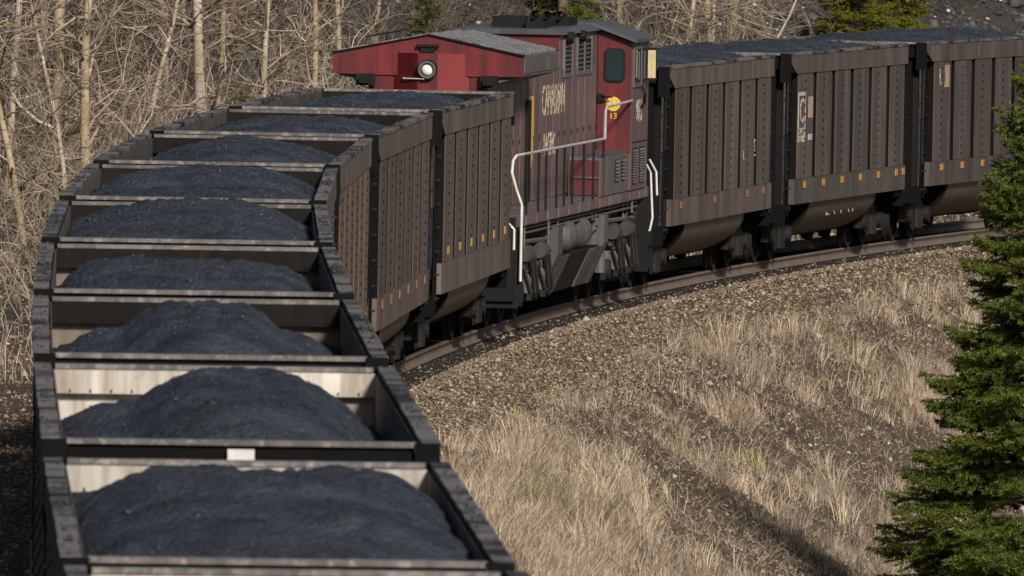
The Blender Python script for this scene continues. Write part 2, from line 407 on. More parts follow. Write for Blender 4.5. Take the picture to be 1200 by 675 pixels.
for s_ in np.arange(120, 262, .56):
    o = obj('sleeper', sl_me, track); M = frame(s_ - .5, s_ + .5); M = M @ Matrix.Translation((0, 0, -.178)); o.matrix_local = M

# ------------------------------------------------------------------ coal gondola (x forward along the track, y left, z up from the rail)
RIM, HW, HL = 3.58, 1.49, 7.03
def make_gondola():
    root = empty('coal_gondola')
    pitch = 13.2 / 6; w = pitch - .43
    pm = MB()
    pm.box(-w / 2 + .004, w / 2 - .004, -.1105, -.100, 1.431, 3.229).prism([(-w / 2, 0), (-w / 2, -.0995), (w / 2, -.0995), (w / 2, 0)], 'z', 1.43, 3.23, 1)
    for k_ in range(12):
        z = 1.53 + k_ * .142
        for xx in (-.10, ):
            pm.box(xx - .03, xx + .03, -.122, -.1095, z - .017, z + .017, 1)
    panel_r = pm.mesh('side_panel', ['car_brown', 'car_black'])
    refl = MB().box(-.135, .135, -.006, .006, -.058, .058).mesh('reflector', 'reflector')
    for side in (-1, 1):
        rz = 0 if side < 0 else math.pi
        for k_ in range(6):
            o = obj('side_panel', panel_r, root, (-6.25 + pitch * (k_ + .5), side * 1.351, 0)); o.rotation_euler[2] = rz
        MB().box(-6.25, 6.97, min(side * 1.35, side * 1.335), max(side * 1.35, side * 1.335), 1.0, 3.5).build('side_wall', ['car_black'], root)
        ch = [(-HL, RIM - .012), (HL, RIM - .012), (HL, 3.22), (-6.27, 3.22), (-HL, 3.42)]
        MB().prism(ch, 'y', side * 1.352, side * 1.478).build('top_chord', 'car_band', root)
        rm = MB(); xs = np.linspace(-HL, HL, 22); wob = [0] + [NP.normal(0, .004) for _ in range(20)] + [0]; woz = [0] + [NP.normal(0, .003) for _ in range(20)] + [0]
        rv, rq = [], []
        for x_, wy_, wz_ in zip(xs, wob, woz): rv += [(x_, side * HW + wy_, RIM - .045), (x_, side * 1.35 + wy_, RIM - .045), (x_, side * 1.35 + wy_, RIM + wz_), (x_, side * HW + wy_, RIM + wz_)]
        for k_ in range(21): rq += [tuple(4 * k_ + q for q in (a0, a0 + 4, (a0 + 1) % 4 + 4, (a0 + 1) % 4)) for a0 in range(4)]
        rm.add(rv, rq + [(0, 1, 2, 3), (87, 86, 85, 84)])
        MB().box(-6.7, 6.79, *sorted((side * 1.3345, side * 1.322)), 2.2, RIM - .05).build('inner_liner', 'inner_liner', root)
        rm.build('rim', 'car_rim', root)
        for xa, xb in ((-7.062, -7.032), (7.032, 7.062)): MB().box(xa, xb, *sorted((side * 1.30, side * 1.488)), 3.08, RIM - .006).build('corner_post', 'black_steel', root)
        MB().box(-6.40, 6.97, *sorted((side * 1.352, side * 1.468)), 1.0, 1.425).build('side_sill', 'car_band', root)
        for k_ in range(6):
            obj('reflector', refl, root, (-6.25 + pitch * (k_ + .5), side * 1.477, 1.32))
        MB().box(-6.85, -6.251, *sorted((side * 1.299, side * 1.22)), 1.0, 3.53).build('end_bay', 'car_brown', root)
        for ex in (-1, 1):
            ld = MB(); xa, xb = (ex * 6.62, ex * 6.95) if ex < 0 else (6.985, 7.16)
            for xx in (xa, xb): ld.box(xx - .012, xx + .012, side * 1.40 - .015, side * 1.40 + .015, .80, 3.40)
            for k_ in range(8):
                z = .95 + k_ * .33
                ld.tube([(xa, side * 1.40, z), (xa, side * 1.45, z), (xb, side * 1.45, z), (xb, side * 1.40, z)], .010, 5, 1)
            ld.build('ladder', ['black_steel', 'truck_steel'], root)
    for ex in (-1, 1):
        x0, x1 = sorted((ex * 6.80, ex * 6.86))
        MB().box(x0, x1, -1.32, 1.32, 1.0, RIM - .06).build('end_wall', 'inner_tan', root)
        b = MB().box(*sorted((ex * 6.70, ex * 6.80)), -1.32, 1.32, 3.34, RIM - .046)
        for k_ in range(15): b.box(*sorted((ex * 6.69, ex * 6.70)), -1.19 + k_ * .17 - .006, -1.19 + k_ * .17 + .006, 3.352, 3.375, 1)
        b.build('end_chord', ['inner_tan', 'car_black'], root)
        t = MB().box(*sorted((ex * 6.87, ex * HL)), -1.313, 1.313, RIM - .043, RIM - .004)
        t.box(*sorted((ex * 6.902, ex * 6.99)), -1.30, 1.30, 3.30, RIM - .045, 1)
        t.build('end_rim', ['chord_edge', 'black_steel'], root)
        en = MB().box(*sorted((ex * 6.861, ex * 6.90)), -1.22, 1.22, 1.0, 3.29)
        for yy in (-.75, 0, .75): en.box(*sorted((ex * 6.90, ex * 6.96)), yy - .06, yy + .06, 1.05, 3.28)
        en.build('end_sheet', 'black_steel', root)
        pl = MB().box(*sorted((ex * 6.2, ex * 7.1)), -1.40, 1.40, .88, .998)
        pl.box(*sorted((ex * 6.98, ex * 7.10)), -1.42, 1.42, .70, .88)
        pl.build('end_platform', 'black_steel', root)
        cp = MB().box(*sorted((ex * 7.0, ex * 7.75)), -.10, .10, .72, .90).box(*sorted((ex * 7.70, ex * 8.06)), -.16, .16, .66, .95)
        cp.tube([(ex * 7.1, .25, .75), (ex * 7.5, .25, .5), (ex * 8.05, .15, .42)], .025, 6)
        cp.build('coupler', 'black_steel', root)
        if ex < 0:
            each(MB().box(-7.30, -6.97, -.75, -.35, 1.75, 2.1).lathe_x([(-.1, 0), (-.1, .28), (-.05, .28), (-.05, .25), (-.05, 0)], (-7.3, .6, 2.5), 18), 'brake_gear', 'black_steel', root)
    # bathtub between the trucks
    tp = [(1.385 * math.cos(q), 1.02 - .76 * math.sin(q)) for q in np.linspace(0, math.pi, 19)]
    MB().prism([(1.385, 1.06)] + tp + [(-1.385, 1.06)], 'x', -4.0, 4.0).build('tub', 'tub_brown', root, True)
    capm = MB(); tp2 = [(1.40 * math.cos(q), 1.02 - .775 * math.sin(q)) for q in np.linspace(0, math.pi, 19)]
    for ex in (-1, 1): capm.prism([(1.40, 1.04)] + tp2 + [(-1.40, 1.04)], 'x', *sorted((ex * 4.0, ex * 4.06)))
    each(capm, 'tub_end', 'black_steel', root)
    us = MB().box(-7.0, -4.06, -.28, .28, .55, .95).box(4.06, 7.0, -.28, .28, .55, .95).box(-6.2, 6.2, -1.30, 1.30, .985, 1.12)
    us.box(-6.95, -6.6, -1.1, 1.1, .6, .87).box(4.3, 4.9, -.9, -.5, .55, .9)
    us.build('underframe', 'black_steel', root)
    for ex in (-1, 1):
        tr = MB().box(ex * 5.45 - .18, ex * 5.45 + .18, -1.02, 1.02, .42, .78).box(ex * 5.45 - .3, ex * 5.45 + .3, -.3, .3, .5, .68).build('truck', 'truck_steel', root)
        for side in (-1, 1):
            sf = MB(); c = ex * 5.45
            poly = [(c - 1.18, .36), (c - 1.18, .60), (c - .72, .62), (c - .35, .84), (c + .35, .84), (c + .72, .62), (c + 1.18, .60), (c + 1.18, .36), (c + .80, .40), (c + .45, .20), (c - .45, .20), (c - .80, .40)]
            sf.prism(poly, 'y', *sorted((side * .96, side * 1.08)))
            for xx in (-.18, 0, .18): sf.tube([(c + xx, side * 1.10, .24), (c + xx, side * 1.10, .56)], .07, 8)
            for xx in (-.89, .89): sf.lathe_y([(-.09, 0), (-.09, .14), (.09, .14), (.09, 0)], (c + xx, side * 1.07, .457), 12)
            sf.build('side_frame', 'truck_steel', tr)
            for xx in (-.89, .89):
                wh = MB(); s_ = side
                wh.lathe_y([(s_ * .68, 0), (s_ * .68, .485), (s_ * .715, .483), (s_ * .73, .457), (s_ * .82, .452), (s_ * .82, .40), (s_ * .78, .36), (s_ * .78, .15), (s_ * .84, .13), (s_ * .84, 0)], (c + xx, 0, .457), 28)
                if side > 0: wh.cyl((c + xx, -.70, .457), (c + xx, .70, .457), .08, 10)
                wh.build('wheel', 'wheel_tread' if 0 else 'truck_steel', tr, True)
    return root

# one coal load per car: surface grid with its own heap
def coal_load(M, seed, peak, edge, qx, py, shift=(0, 0), mound=None, ends=-.55, lumps=900):
    nx, ny = 170, 66
    X = np.linspace(-6.78, 6.78, nx); Y = np.linspace(-1.318, 1.318, ny)
    xx, yy = np.meshgrid(X, Y, indexing='ij')
    def heap(u, v, pk, ed, q_, p_): return ed + (pk - ed) * np.clip(1 - np.abs(v) ** p_, 0, 1) * np.clip(1 - np.abs(u) ** q_, 0, 1)
    def surf(xx, yy):
        u = np.clip((xx / 6.78 - shift[0]) / (1 + abs(shift[0])), -1, 1); v = np.clip((yy / 1.318 - shift[1]) / (1 + abs(shift[1])), -1, 1)
        z = heap(u, v, peak, edge, qx, py)
        if mound: 
            pk, wx, wy, mx, my = mound
            z = np.maximum(z, edge + (pk - edge) * np.clip(1.15 * (1 - (((xx / 6.78 - mx) / wx) ** 4 + ((yy / 1.318 - my) / wy) ** 2)), -1, 1))
        z = z + (fbm(xx * .9 + seed * 7, yy * 1.1, seed, 5) - .5) * .20 + (fbm(xx * 4 + seed, yy * 4, seed + 3, 4) - .5) * .12 + (fbm(xx * 11 + seed, yy * 13, seed + 9, 2) - .5) * .05
        return RIM + np.clip(z, -1.4, .6)
    zz = surf(xx, yy)
    V = np.stack([xx, yy, zz], -1).reshape(-1, 3)
    i, j = np.meshgrid(np.arange(nx - 1), np.arange(ny - 1), indexing='ij'); q_ = (i * ny + j).ravel()
    Fq = np.stack([q_, q_ + ny, q_ + ny + 1, q_ + 1], 1)
    ring = [i * ny for i in range(nx)] + [(nx - 1) * ny + j for j in range(1, ny)] + [i * ny + ny - 1 for i in range(nx - 2, -1, -1)] + [j for j in range(ny - 2, 0, -1)]
    base = len(V); low = V[ring].copy(); low[:, 2] = 1.2; V = np.concatenate([V, low]); nrg = len(ring)
    sk = np.array([(ring[k_], base + k_, base + (k_ + 1) % nrg, ring[(k_ + 1) % nrg]) for k_ in range(nrg)])
    root = obj('coal_load', np_mesh('coal_load', V, np.concatenate([Fq, sk]), 'coal', True)); root.matrix_world = M
    px = NP.uniform(-6.6, 6.6, lumps); py_ = NP.uniform(-1.2, 1.2, lumps)
    P = np.stack([px, py_, surf(px, py_)], -1)
    nr_ = 130; sdn = NP.choice([-1, 1], nr_); Q = np.stack([NP.uniform(-6.9, 6.9, nr_) ** 3 / 47.6, sdn * NP.uniform(1.37, 1.47, nr_), np.full(nr_, RIM + .012)], -1)
    P = np.concatenate([P, Q]); lumps += nr_
    o = obj('coal_lumps', stones_mesh('coal_lumps', P, NP.gamma(1.5, .0045, lumps) + .006, 'coal_lump'), root); o['kind'] = 'stuff'
    return root
def stones_mesh(name, P, size, mat, flat=.7):
    n = len(P)
    base = np.array([(1, 0, 0), (0, 1, 0), (-1, 0, 0), (0, -1, 0), (0, 0, 1), (0, 0, -1), ], float)
    tri = np.array([(0, 1, 4), (1, 2, 4), (2, 3, 4), (3, 0, 4), (1, 0, 5), (2, 1, 5), (3, 2, 5), (0, 3, 5)])
    V = base[None] * NP.uniform(.6, 1.25, (n, 6, 1)) + NP.normal(0, .22, (n, 6, 3))
    V[:, :, 2] *= flat
    q_ = NP.uniform(0, 6.28, n); c, s_ = np.cos(q_)[:, None], np.sin(q_)[:, None]
    x = V[:, :, 0] * c - V[:, :, 1] * s_; y = V[:, :, 0] * s_ + V[:, :, 1] * c
    V = np.stack([x, y, V[:, :, 2]], -1) * np.asarray(size)[:, None, None] + P[:, None]
    Fc = (tri[None] + (np.arange(n) * 6)[:, None, None]).reshape(-1, 3)
    return np_mesh(name, V.reshape(-1, 3), Fc, mat, False, 3)

L = 16.15
proto = make_gondola()
CARS = [  # s of the car's rear coupling, label, inner material, extra
    (-L, 'coal gondola barely showing along the lower picture edge below the big coal heap', 'inner_pale'),
    (0, 'nearest full coal gondola with worn pale inner wall at the bottom of the picture', 'inner_pale'),
    (L, 'second nearest coal gondola with pale inner wall and white plate on its end', 'inner_pale'),
    (2 * L, 'third coal gondola from the front with rust streaked tan inner wall', 'inner_tan'),
    (3 * L, 'fourth coal gondola from the front with a flat low load and tan inner corner', 'inner_tan'),
    (4 * L, 'fifth coal gondola from the front where the dark rims start to bend away', 'inner_tan'),
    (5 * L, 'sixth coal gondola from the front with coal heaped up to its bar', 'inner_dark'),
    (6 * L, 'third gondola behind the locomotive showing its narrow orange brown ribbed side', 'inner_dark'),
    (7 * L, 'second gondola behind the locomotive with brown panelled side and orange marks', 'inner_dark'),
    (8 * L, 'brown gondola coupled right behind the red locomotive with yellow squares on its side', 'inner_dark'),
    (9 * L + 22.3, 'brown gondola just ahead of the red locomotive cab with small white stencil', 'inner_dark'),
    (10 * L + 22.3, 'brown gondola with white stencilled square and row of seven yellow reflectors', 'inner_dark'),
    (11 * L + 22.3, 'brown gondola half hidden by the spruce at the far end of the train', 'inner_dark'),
]
LOADS = [ # seed, peak, edge, qx, py, shift, mound, label
    (1, -.05, -.5, 4, 2.2, (0, 0), None, 'coal load in the gondola cut off by the lower picture edge'),
    (2, .15, -.30, 2.8, 3.6, (0, -.05), None, 'big smooth coal heap filling the nearest gondola'),
    (3, -.12, -.50, 3.0, 3.6, (0, .04), (.11, .85, .92, -.03, -.08), 'coal heap with rough left shoulder in the second nearest gondola'),
    (4, -.12, -.48, 4, 4.0, (0, 0), (.08, .80, .78, 0, .0), 'coal mound with low shoulders in the third gondola from the front'),
    (5, -.02, -.42, 4.0, 5.0, (-.05, 0), None, 'flat topped low coal load in the fourth gondola from the front'),
    (6, .06, -.26, 6, 3.0, (0, 0), None, 'broad coal dome rising above its bar in the fifth gondola from the front'),
    (7, .03, -.24, 6, 3.2, (0, 0), None, 'wide coal dome in the sixth gondola from the front'),
    (8, .02, -.34, 6, 2.6, (0, 0), None, 'rounded coal heap in the third gondola behind the locomotive'),
    (9, -.03, -.30, 6, 3.0, (0, 0), None, 'low coal heap in the second gondola behind the locomotive'),
    (10, -.03, -.30, 6, 3.0, (0, 0), None, 'grey blue coal load directly behind the locomotive radiator'),
    (11, .04, -.10, 8, 2.8, (0, 0), None, 'coal load in the gondola just ahead of the locomotive cab'),
    (12, .04, -.12, 8, 2.8, (0, 0), None, 'coal load in the gondola with the white stencilled square'),
    (13, .06, -.10, 8, 2.8, (0, 0), None, 'coal load in the farthest gondola above the spruce'),
]
gond = []
for i, ((s_, lab, inner), ld) in enumerate(zip(CARS, LOADS)):
    o = proto if i == 0 else copy_tree(proto)
    M = frame(s_ + L / 2 - 5.45, s_ + L / 2 + 5.45)
    if i == 1: M = M @ Matrix.Translation((0, 0, -.05))
    o.matrix_world = M; tag(o, lab, 'gondola', 'coal gondolas of the train'); gond.append(o)
    for ch in o.children:
        if ch.name.split('.')[0] in ('end_wall', 'end_chord'):
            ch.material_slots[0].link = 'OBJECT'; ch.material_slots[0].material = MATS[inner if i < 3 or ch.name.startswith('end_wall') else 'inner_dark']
    c = coal_load(M, ld[0], *ld[1:5], shift=ld[5], mound=ld[6], lumps=900 if i < 4 else 2600)
    tag(c, ld[7], 'coal', 'coal loads in the gondolas')
TINT = {7: (1, 1, 1), 8: (1.10, .99, .92), 9: (1.08, 1.04, 1.0), 10: (1.16, 1.06, .98), 11: (.98, .97, .96), 12: (.90, .84, .85)}
for i in range(6):
    for ch in gond[i].children:
        if ch.name.split('.')[0] == 'top_chord': ch.color = (.32, .33, .36, 1)
for i, tint in TINT.items():
    for ch in gond[i].children:
        if ch.name.split('.')[0] in ('side_panel', 'top_chord', 'side_sill', 'tub', 'end_bay'): ch.color = (*tint, 1)
# markings that single cars carry
def plate(parent, name, x, z, w, h, mat, y=-1.4625): return MB().box(x - w / 2, x + w / 2, y - .004, y + .004, z - h / 2, z + h / 2).build(name, mat, parent)
B = gond[11]
plate(B, 'faded_patch', -4.55, 2.63, .50, .36, 'stencil_tan'); plate(B, 'faded_patch', -4.55, 2.12, .46, .10, 'stencil')
letters('C', .60, (-5.55, -1.464, 2.56), ON_RIGHT, 'stencil', B, 'stencil', 1.2); letters('355', .26, (-5.55, -1.464, 2.19), ON_RIGHT, 'stencil', B, 'stencil', 1.5)
fr = MB()
for (x0, x1, z0_, z1) in ((-5.98, -5.92, 2.05, 2.9), (-5.20, -5.14, 2.05, 2.9), (-5.92, -5.20, 2.84, 2.9), (-5.92, -5.20, 2.05, 2.11)): fr.box(x0, x1, -1.4665, -1.4600, z0_, z1)
fr.build('stencil_frame', 'stencil', B)
letters('2 1 7 17', .22, (.2, -1.30, .78), (math.radians(75), 0, 0), 'stencil_tan', B, 'stencil', 5)
MB().box(6.55, 6.85, -1.483, -1.471, 1.26, 1.38).build('reflector', 'reflector', B)
C3 = gond[12]
plate(C3, 'faded_patch', -4.7, 2.95, .45, .40, 'stencil_tan')
letters('L', .42, (-5.35, -1.464, 2.92), ON_RIGHT, 'stencil', C3, 'stencil', 1.6)
A1 = gond[10]
letters('L--1', .20, (4.6, -1.464, 2.05), (math.pi / 2, math.pi / 2, 0), 'white_pipe', A1, 'stencil', 1.0)
letters('L', .22, (3.1, -1.464, 1.95), ON_RIGHT, 'stencil', A1, 'stencil', 1.6)
MB().box(-7.06, -7.032, -.10, .10, 3.37, 3.51).build('white_plate', 'white_pipe', gond[2])
for g, mat in ((gond[10], 'reflector_worn'), (gond[8], 'reflector_worn'), (gond[7], 'reflector_worn')):
    for ch in g.children:
        if ch.name.split('.')[0] == 'reflector': ch.material_slots[0].link = 'OBJECT'; ch.material_slots[0].material = MATS[mat]
for ch in gond[7].children:
    if ch.name.split('.')[0] in ('side_panel', 'side_sill'): ch.material_slots[0].link = 'OBJECT'; ch.material_slots[0].material = MATS['car_rusty']
for k_, ch in enumerate([c for c in gond[10].children if c.name.split('.')[0] == 'reflector' and c.location.y < 0]):
    if k_ in (1, 3): bpy.data.objects.remove(ch)
for ch in gond[9].children:
    if ch.name.split('.')[0] == 'reflector': ch.location.z = 1.58; ch.location.y *= 1.4665 / 1.477

# ------------------------------------------------------------------ locomotive, tail towards the camera
def make_loco():
    R = empty('locomotive', frame(9 * L + 3, 9 * L + 19.3))
    tag(R, 'red and weathered diesel locomotive running between the coal gondolas', 'locomotive')
    # deck and underframe
    MB().box(-10.4, 10.4, -1.38, 1.38, 1.52, 1.70).build('deck', 'loco_grey', R)
    MB().box(-10.2, 10.2, -.8, .8, 1.05, 1.519).build('underframe', 'loco_black', R)
    for k_ in range(13):
        x = -9.6 + k_ * 1.6
        MB().box(x - .72, x + .72, -1.398, -1.381, 1.54, 1.68).build('fascia_plate', 'loco_faded' if k_ % 3 else 'loco_grey', R)
    # long hood with its tapered tail
    tail = [(-9.8, .87), (-9.8, .51), (-10.1, .12), (-10.1, -.17), (-9.8, -.62), (-9.8, -.87), (1.0, -.87), (1.0, .87)]
    MB().prism(tail[::-1], 'z', 1.70, 3.74).build('hood', 'loco_faded', R)
    tailplate = [(-9.801, .60), (-9.815, .51), (-10.115, .125), (-10.115, -.175), (-9.815, -.63), (-9.801, -.70)]
    MB().add([(-9.812, .87, 1.72), (-9.812, .51, 1.72), (-9.812, .51, 4.08), (-9.812, .87, 3.6)], [(0, 1, 2, 3)]) 
    t1 = MB().prism([(-9.815, .51), (-10.115, .12), (-10.095, .12), (-9.802, .50)], 'z', 1.72, 4.08).prism([(-10.115, .12), (-10.115, -.17), (-10.095, -.17), (-10.095, .12)], 'z', 1.72, 4.081)
    t1.build('tail_panel', 'loco_red', R)
    MB().prism([(-10.115, -.171), (-9.815, -.62), (-9.802, -.61), (-10.095, -.168)], 'z', 1.72, 4.079).build('tail_panel', 'loco_red_lit', R)
    MB().prism([(-9.80, .505), (-10.09, .12), (-10.09, -.165), (-9.80, -.605)], 'z', 3.741, 4.075).build('tail_top', 'loco_red', R)
    each(MB().box(-9.83, -9.801, .511, .868, 1.72, 3.745).box(-9.83, -9.801, -.868, -.621, 1.72, 3.745), 'tail_sheet', 'loco_red', R)
    # flared radiator with pitched roof
    rp = [(-.868, 3.60), (.868, 3.60), (1.40, 3.76), (1.40, 4.05), (0, 4.33), (-1.40, 4.05), (-1.40, 3.76)]
    MB().prism(rp, 'x', -9.78, -4.45).build('radiator_housing', 'loco_grey', R)
    re = [(-.9, 3.745), (.9, 3.745), (1.415, 3.755), (1.415, 4.06), (0, 4.345), (-1.415, 4.06), (-1.415, 3.755)]
    MB().prism(re, 'x', -9.86, -9.781).build('radiator_end', 'loco_red', R)
    MB().prism([(1.43, 4.055), (1.43, 4.075), (0, 4.365), (-1.43, 4.075), (-1.43, 4.055), (0, 4.346)], 'x', -9.90, -9.72).build('roof_edge', 'loco_black', R)
    for side in (-1, 1):
        sc = MB()
        for k_ in range(34):
            x = -9.68 + k_ * .155
            sc.add([(x, side * .08, 4.325), (x + .07, side * .08, 4.325), (x + .07, side * 1.36, 4.068), (x, side * 1.36, 4.068),
                    (x, side * .08, 4.36), (x + .07, side * .08, 4.36), (x + .07, side * 1.36, 4.103), (x, side * 1.36, 4.103)],
                   [(0, 1, 2, 3), (4, 7, 6, 5), (0, 4, 5, 1), (1, 5, 6, 2), (2, 6, 7, 3), (3, 7, 4, 0)])
        sc.build('radiator_screen', 'screen_grey', R)
        MB().box(-9.93, -9.865, side * .92 - .14, side * .92 + .14, 3.585, 3.76).box(-10.0, -9.93, side * .92 - .06, side * .92 + .09, 3.62, 3.70).build('marker_light', 'loco_black', R)
        MB().box(-9.6, -4.6, *sorted((side * 1.402, side * 1.412)), 3.80, 4.02).build('radiator_side', 'loco_grey', R)
    MB().tube([(-9.84, .35, 3.72), (-9.99, .35, 3.70), (-10.2, .02, 3.70), (-10.14, .02, 3.72)], .012, 6).build('grab_iron', 'white_pipe', R)
    hl = MB().lathe_x([(.0, .15), (-.08, .15), (-.08, .10), (-.03, .085), (-.03, 0)], (-10.116, -.025, 3.84), 24).build('headlight', 'loco_black', R)
    MB().lathe_x([(0, .085), (-.02, .07), (-.035, .04), (-.04, 0)], (-10.155, -.025, 3.84), 20).build('lens', 'lens', hl, True)
    MB().lathe_x([(0, .125), (-.02, .13), (-.02, .10), (0, .095)], (-10.196, -.025, 3.84), 24).build('bezel', 'dark_pipe', hl)
    MB().box(-9.95, -9.865, -.16, .16, 4.17, 4.21).box(-9.93, -9.88, -.1, .1, 4.09, 4.17).build('tail_lamp', 'loco_black', R)
    rr = MB().tube([(-9.6, .95, 4.14), (-9.6, .95, 4.30), (-9.6, .35, 4.42), (-9.6, .35, 4.26)], .012, 6).tube([(-9.6, .65, 4.20), (-9.6, .65, 4.36)], .01, 5)
    rr.build('roof_rail', 'loco_black', R)
    # engine hood block, doors, grilles
    MB().box(1.001, 6.96, -.868, .868, 1.70, 4.22).build('engine_hood', 'loco_faded', R)
    MB().box(-4.449, 1.0, -.80, .80, 3.741, 3.98).build('hood_top', 'loco_black', R)
    MB().box(.975, 1.0, -.86, -.10, 3.98, 4.20).build('hood_bulkhead', 'loco_red', R); MB().box(.972, .999, -.09, .86, 3.98, 4.20).build('hood_bulkhead', 'skirt_grey', R)
    MB().prism([(-.93, 4.221), (.93, 4.221), (.80, 4.30), (-.80, 4.30)], 'x', .9, 6.96).build('hood_roof', 'roof_grey', R)
    rb = MB()
    rb.box(2.2, 3.0, -.5, .3, 4.301, 4.40).box(3.4, 4.6, -.45, .45, 4.301, 4.37).box(5.0, 6.4, -.6, .6, 4.301, 4.43)
    rb.tube([(1.6, -.3, 4.30), (1.6, -.3, 4.46), (2.1, -.3, 4.46)], .03, 6)
    for yy in (-.5, -.3, -.1): rb.lathe_x([(-.3, .07), (-.25, .04), (0, .03), (.1, .03)], (4.9, yy, 4.47), 8)
    rb.build('roof_equipment', 'loco_black', R)
    dm = {}
    for w, nm in ((.95, 'a'),):
        d = MB().box(-w / 2 + .03, w / 2 - .03, -.013, 0, 0, 1.92).box(w / 2 - .10, w / 2 - .07, -.025, -.013, .9, .98, 1)
        dm = d.mesh('hood_door', ['loco_faded', 'loco_black'])
    for k_ in range(17):
        obj('hood_door', dm, R, (-9.3 + k_ * .975, -.872, 1.76)); o = obj('hood_door', dm, R, (-9.3 + k_ * .975, .872, 1.76)); o.rotation_euler[2] = math.pi
    for (x0, x1) in ((1.65, 2.75), (3.7, 4.65), (4.85, 5.8)):
        g = MB().box(x0, x1, -.885, -.8695, 3.62, 4.10).build('grille', 'loco_black', R)
        for z in np.arange(3.66, 4.08, .07): MB().box(x0 + .05, x1 - .05, -.895, -.886, z, z + .03).build('slat', 'dark_pipe', g)
        MB().box(x0 - .12, x0 - .03, -.90, -.8695, 3.56, 4.14).box(x1 + .03, x1 + .12, -.90, -.8695, 3.56, 4.14).box(x0 - .03, x1 + .03, -.90, -.8695, 3.55, 3.60).build('grille_frame', 'loco_grey', g)
    for x in (1.9, 3.9): MB().lathe_y([(0, .09), (-.12, .09), (-.12, .06), (-.05, .05), (-.05, 0)], (x, -.87, 4.165), 14).build('hood_lamp', 'loco_black', R)
    each(MB().box(-9.0, -8.9, -.93, -.87, 1.9, 3.2).box(-4.2, -3.7, -.93, -.888, 1.75, 3.3), 'sand_pipe', 'loco_black', R)
    # faded lettering on the hood side
    letters('CANADIAN', .66, (.0, -.889, 3.22), ON_RIGHT, 'hood_letter', R, 'lettering', 1.0, 'faded peeling cream letters on the hood')
    letters('PACIFIC', .50, (-.5, -.889, 2.55), ON_RIGHT, 'hood_letter', R, 'lettering', 1.0, 'faded peeling cream letters on the lower hood')
    sh = MB().prism([(-3.75, 3.35), (-3.0, 3.35), (-2.95, 2.75), (-3.1, 2.4), (-3.375, 2.2), (-3.65, 2.4), (-3.8, 2.75)], 'y', -.892, -.888).build('shield_emblem', 'gold', R)
    # cab
    cp = [(-1.42, 1.705), (-1.42, 4.04), (-.80, 4.26), (.80, 4.26), (1.42, 4.04), (1.42, 1.705)]
    MB().prism(cp[::-1], 'x', 6.97, 9.75).build('cab', 'loco_faded', R)
    rw = [(-1.415, 2.31), (-1.415, 4.03), (-.885, 4.22), (-.885, 2.31)]
    MB().prism(rw[::-1], 'x', 6.93, 6.969).build('rear_wall', 'loco_red', R)
    MB().prism([(-y, z) for y, z in rw], 'x', 6.93, 6.969).build('rear_wall', 'loco_red', R)
    rf = [(-1.50, 4.03), (-1.50, 4.075), (-.82, 4.33), (.82, 4.33), (1.50, 4.075), (1.50, 4.03), (.82, 4.275), (-.82, 4.275)]
    MB().prism(rf[::-1], 'x', 6.80, 9.95).build('cab_roof', 'roof_grey', R)
    def rrect(y0, y1, z0_, z1, c, n=4):
        out = []
        for (cy, cz, a0) in ((y1 - c, z1 - c, 0), (y0 + c, z1 - c, 90), (y0 + c, z0_ + c, 180), (y1 - c, z0_ + c, 270)):
            for k_ in range(n + 1):
                q_ = math.radians(a0 + 90 * k_ / n); out.append((cy + c * math.cos(q_), cz + c * math.sin(q_)))
        return out
    w = MB().prism(rrect(-1.315, -.985, 3.40, 3.94, .09), 'x', 6.905, 6.929).build('rear_window', 'loco_black', R)
    MB().prism(rrect(-1.285, -1.015, 3.43, 3.91, .07), 'x', 6.897, 6.904).build('pane', 'glass', w)
    MB().box(6.86, 6.92, -1.0, -.90, 3.10, 3.22).tube([(6.87, -.95, 3.18), (6.80, -1.05, 3.17), (6.80, -1.14, 3.17)], .012, 6).build('door_handle', 'loco_black', R)
    MB().lathe_x([(0, .115), (-.012, .115), (-.012, 0)], (6.928, -1.14, 3.06), 24).build('round_crest', 'gold', R)
    cr = MB(); 
    for k_ in range(3): cr.box(6.908, 6.9145, -1.225 + k_ * .07, -1.195 + k_ * .07, 3.02, 3.13)
    cr.build('crest_mark', 'tan_mark_reflection', R)
    letters('13', .13, (6.926, -1.14, 2.865), ON_REAR, 'gold', R, 'road_number')
    # cab side: windows, mirrors, number
    cs = MB().box(7.25, 8.35, -1.432, -1.4205, 3.38, 3.92).build('side_window', 'glass', R)
    MB().box(7.15, 7.25, -1.445, -1.4205, 3.32, 3.98).box(8.35, 8.45, -1.445, -1.4205, 3.32, 3.98).box(7.25, 8.35, -1.445, -1.4205, 3.32, 3.38).box(7.25, 8.35, -1.445, -1.4205, 3.92, 3.98).build('window_frame', 'loco_grey', cs)
    c2 = MB().box(8.62, 9.4, -1.432, -1.4205, 3.38, 3.92).build('side_window', 'glass', R)
    for x in (7.6, 8.5, 9.2):
        d = MB().box(x - .02, x + .02, -1.60 if x > 9 else -1.50, -1.446, 3.40, 3.92).build('wind_deflector', 'loco_black', R)
        MB().box(x - .026, x - .0205, -1.585 if x > 9 else -1.488, -1.462, 3.44, 3.88).build('pane', 'tan_mark_reflection' if x > 9 else 'skirt_grey', d)  # reflections on the deflector glass are put into the pane colour
    MB().tube([(8.4, -1.44, 3.35), (8.4, -1.50, 3.2), (8.5, -1.48, 3.05), (8.4, -1.44, 2.98)], .025, 6).build('grab_iron', 'loco_black', R)
    letters('9813', .50, (8.25, -1.424, 2.92), ON_RIGHT, 'stencil', R, 'road_number', 1.0)
    MB().box(7.2, 9.6, -1.4265, -1.4205, 2.44, 2.46).build('seam', 'loco_black', R)
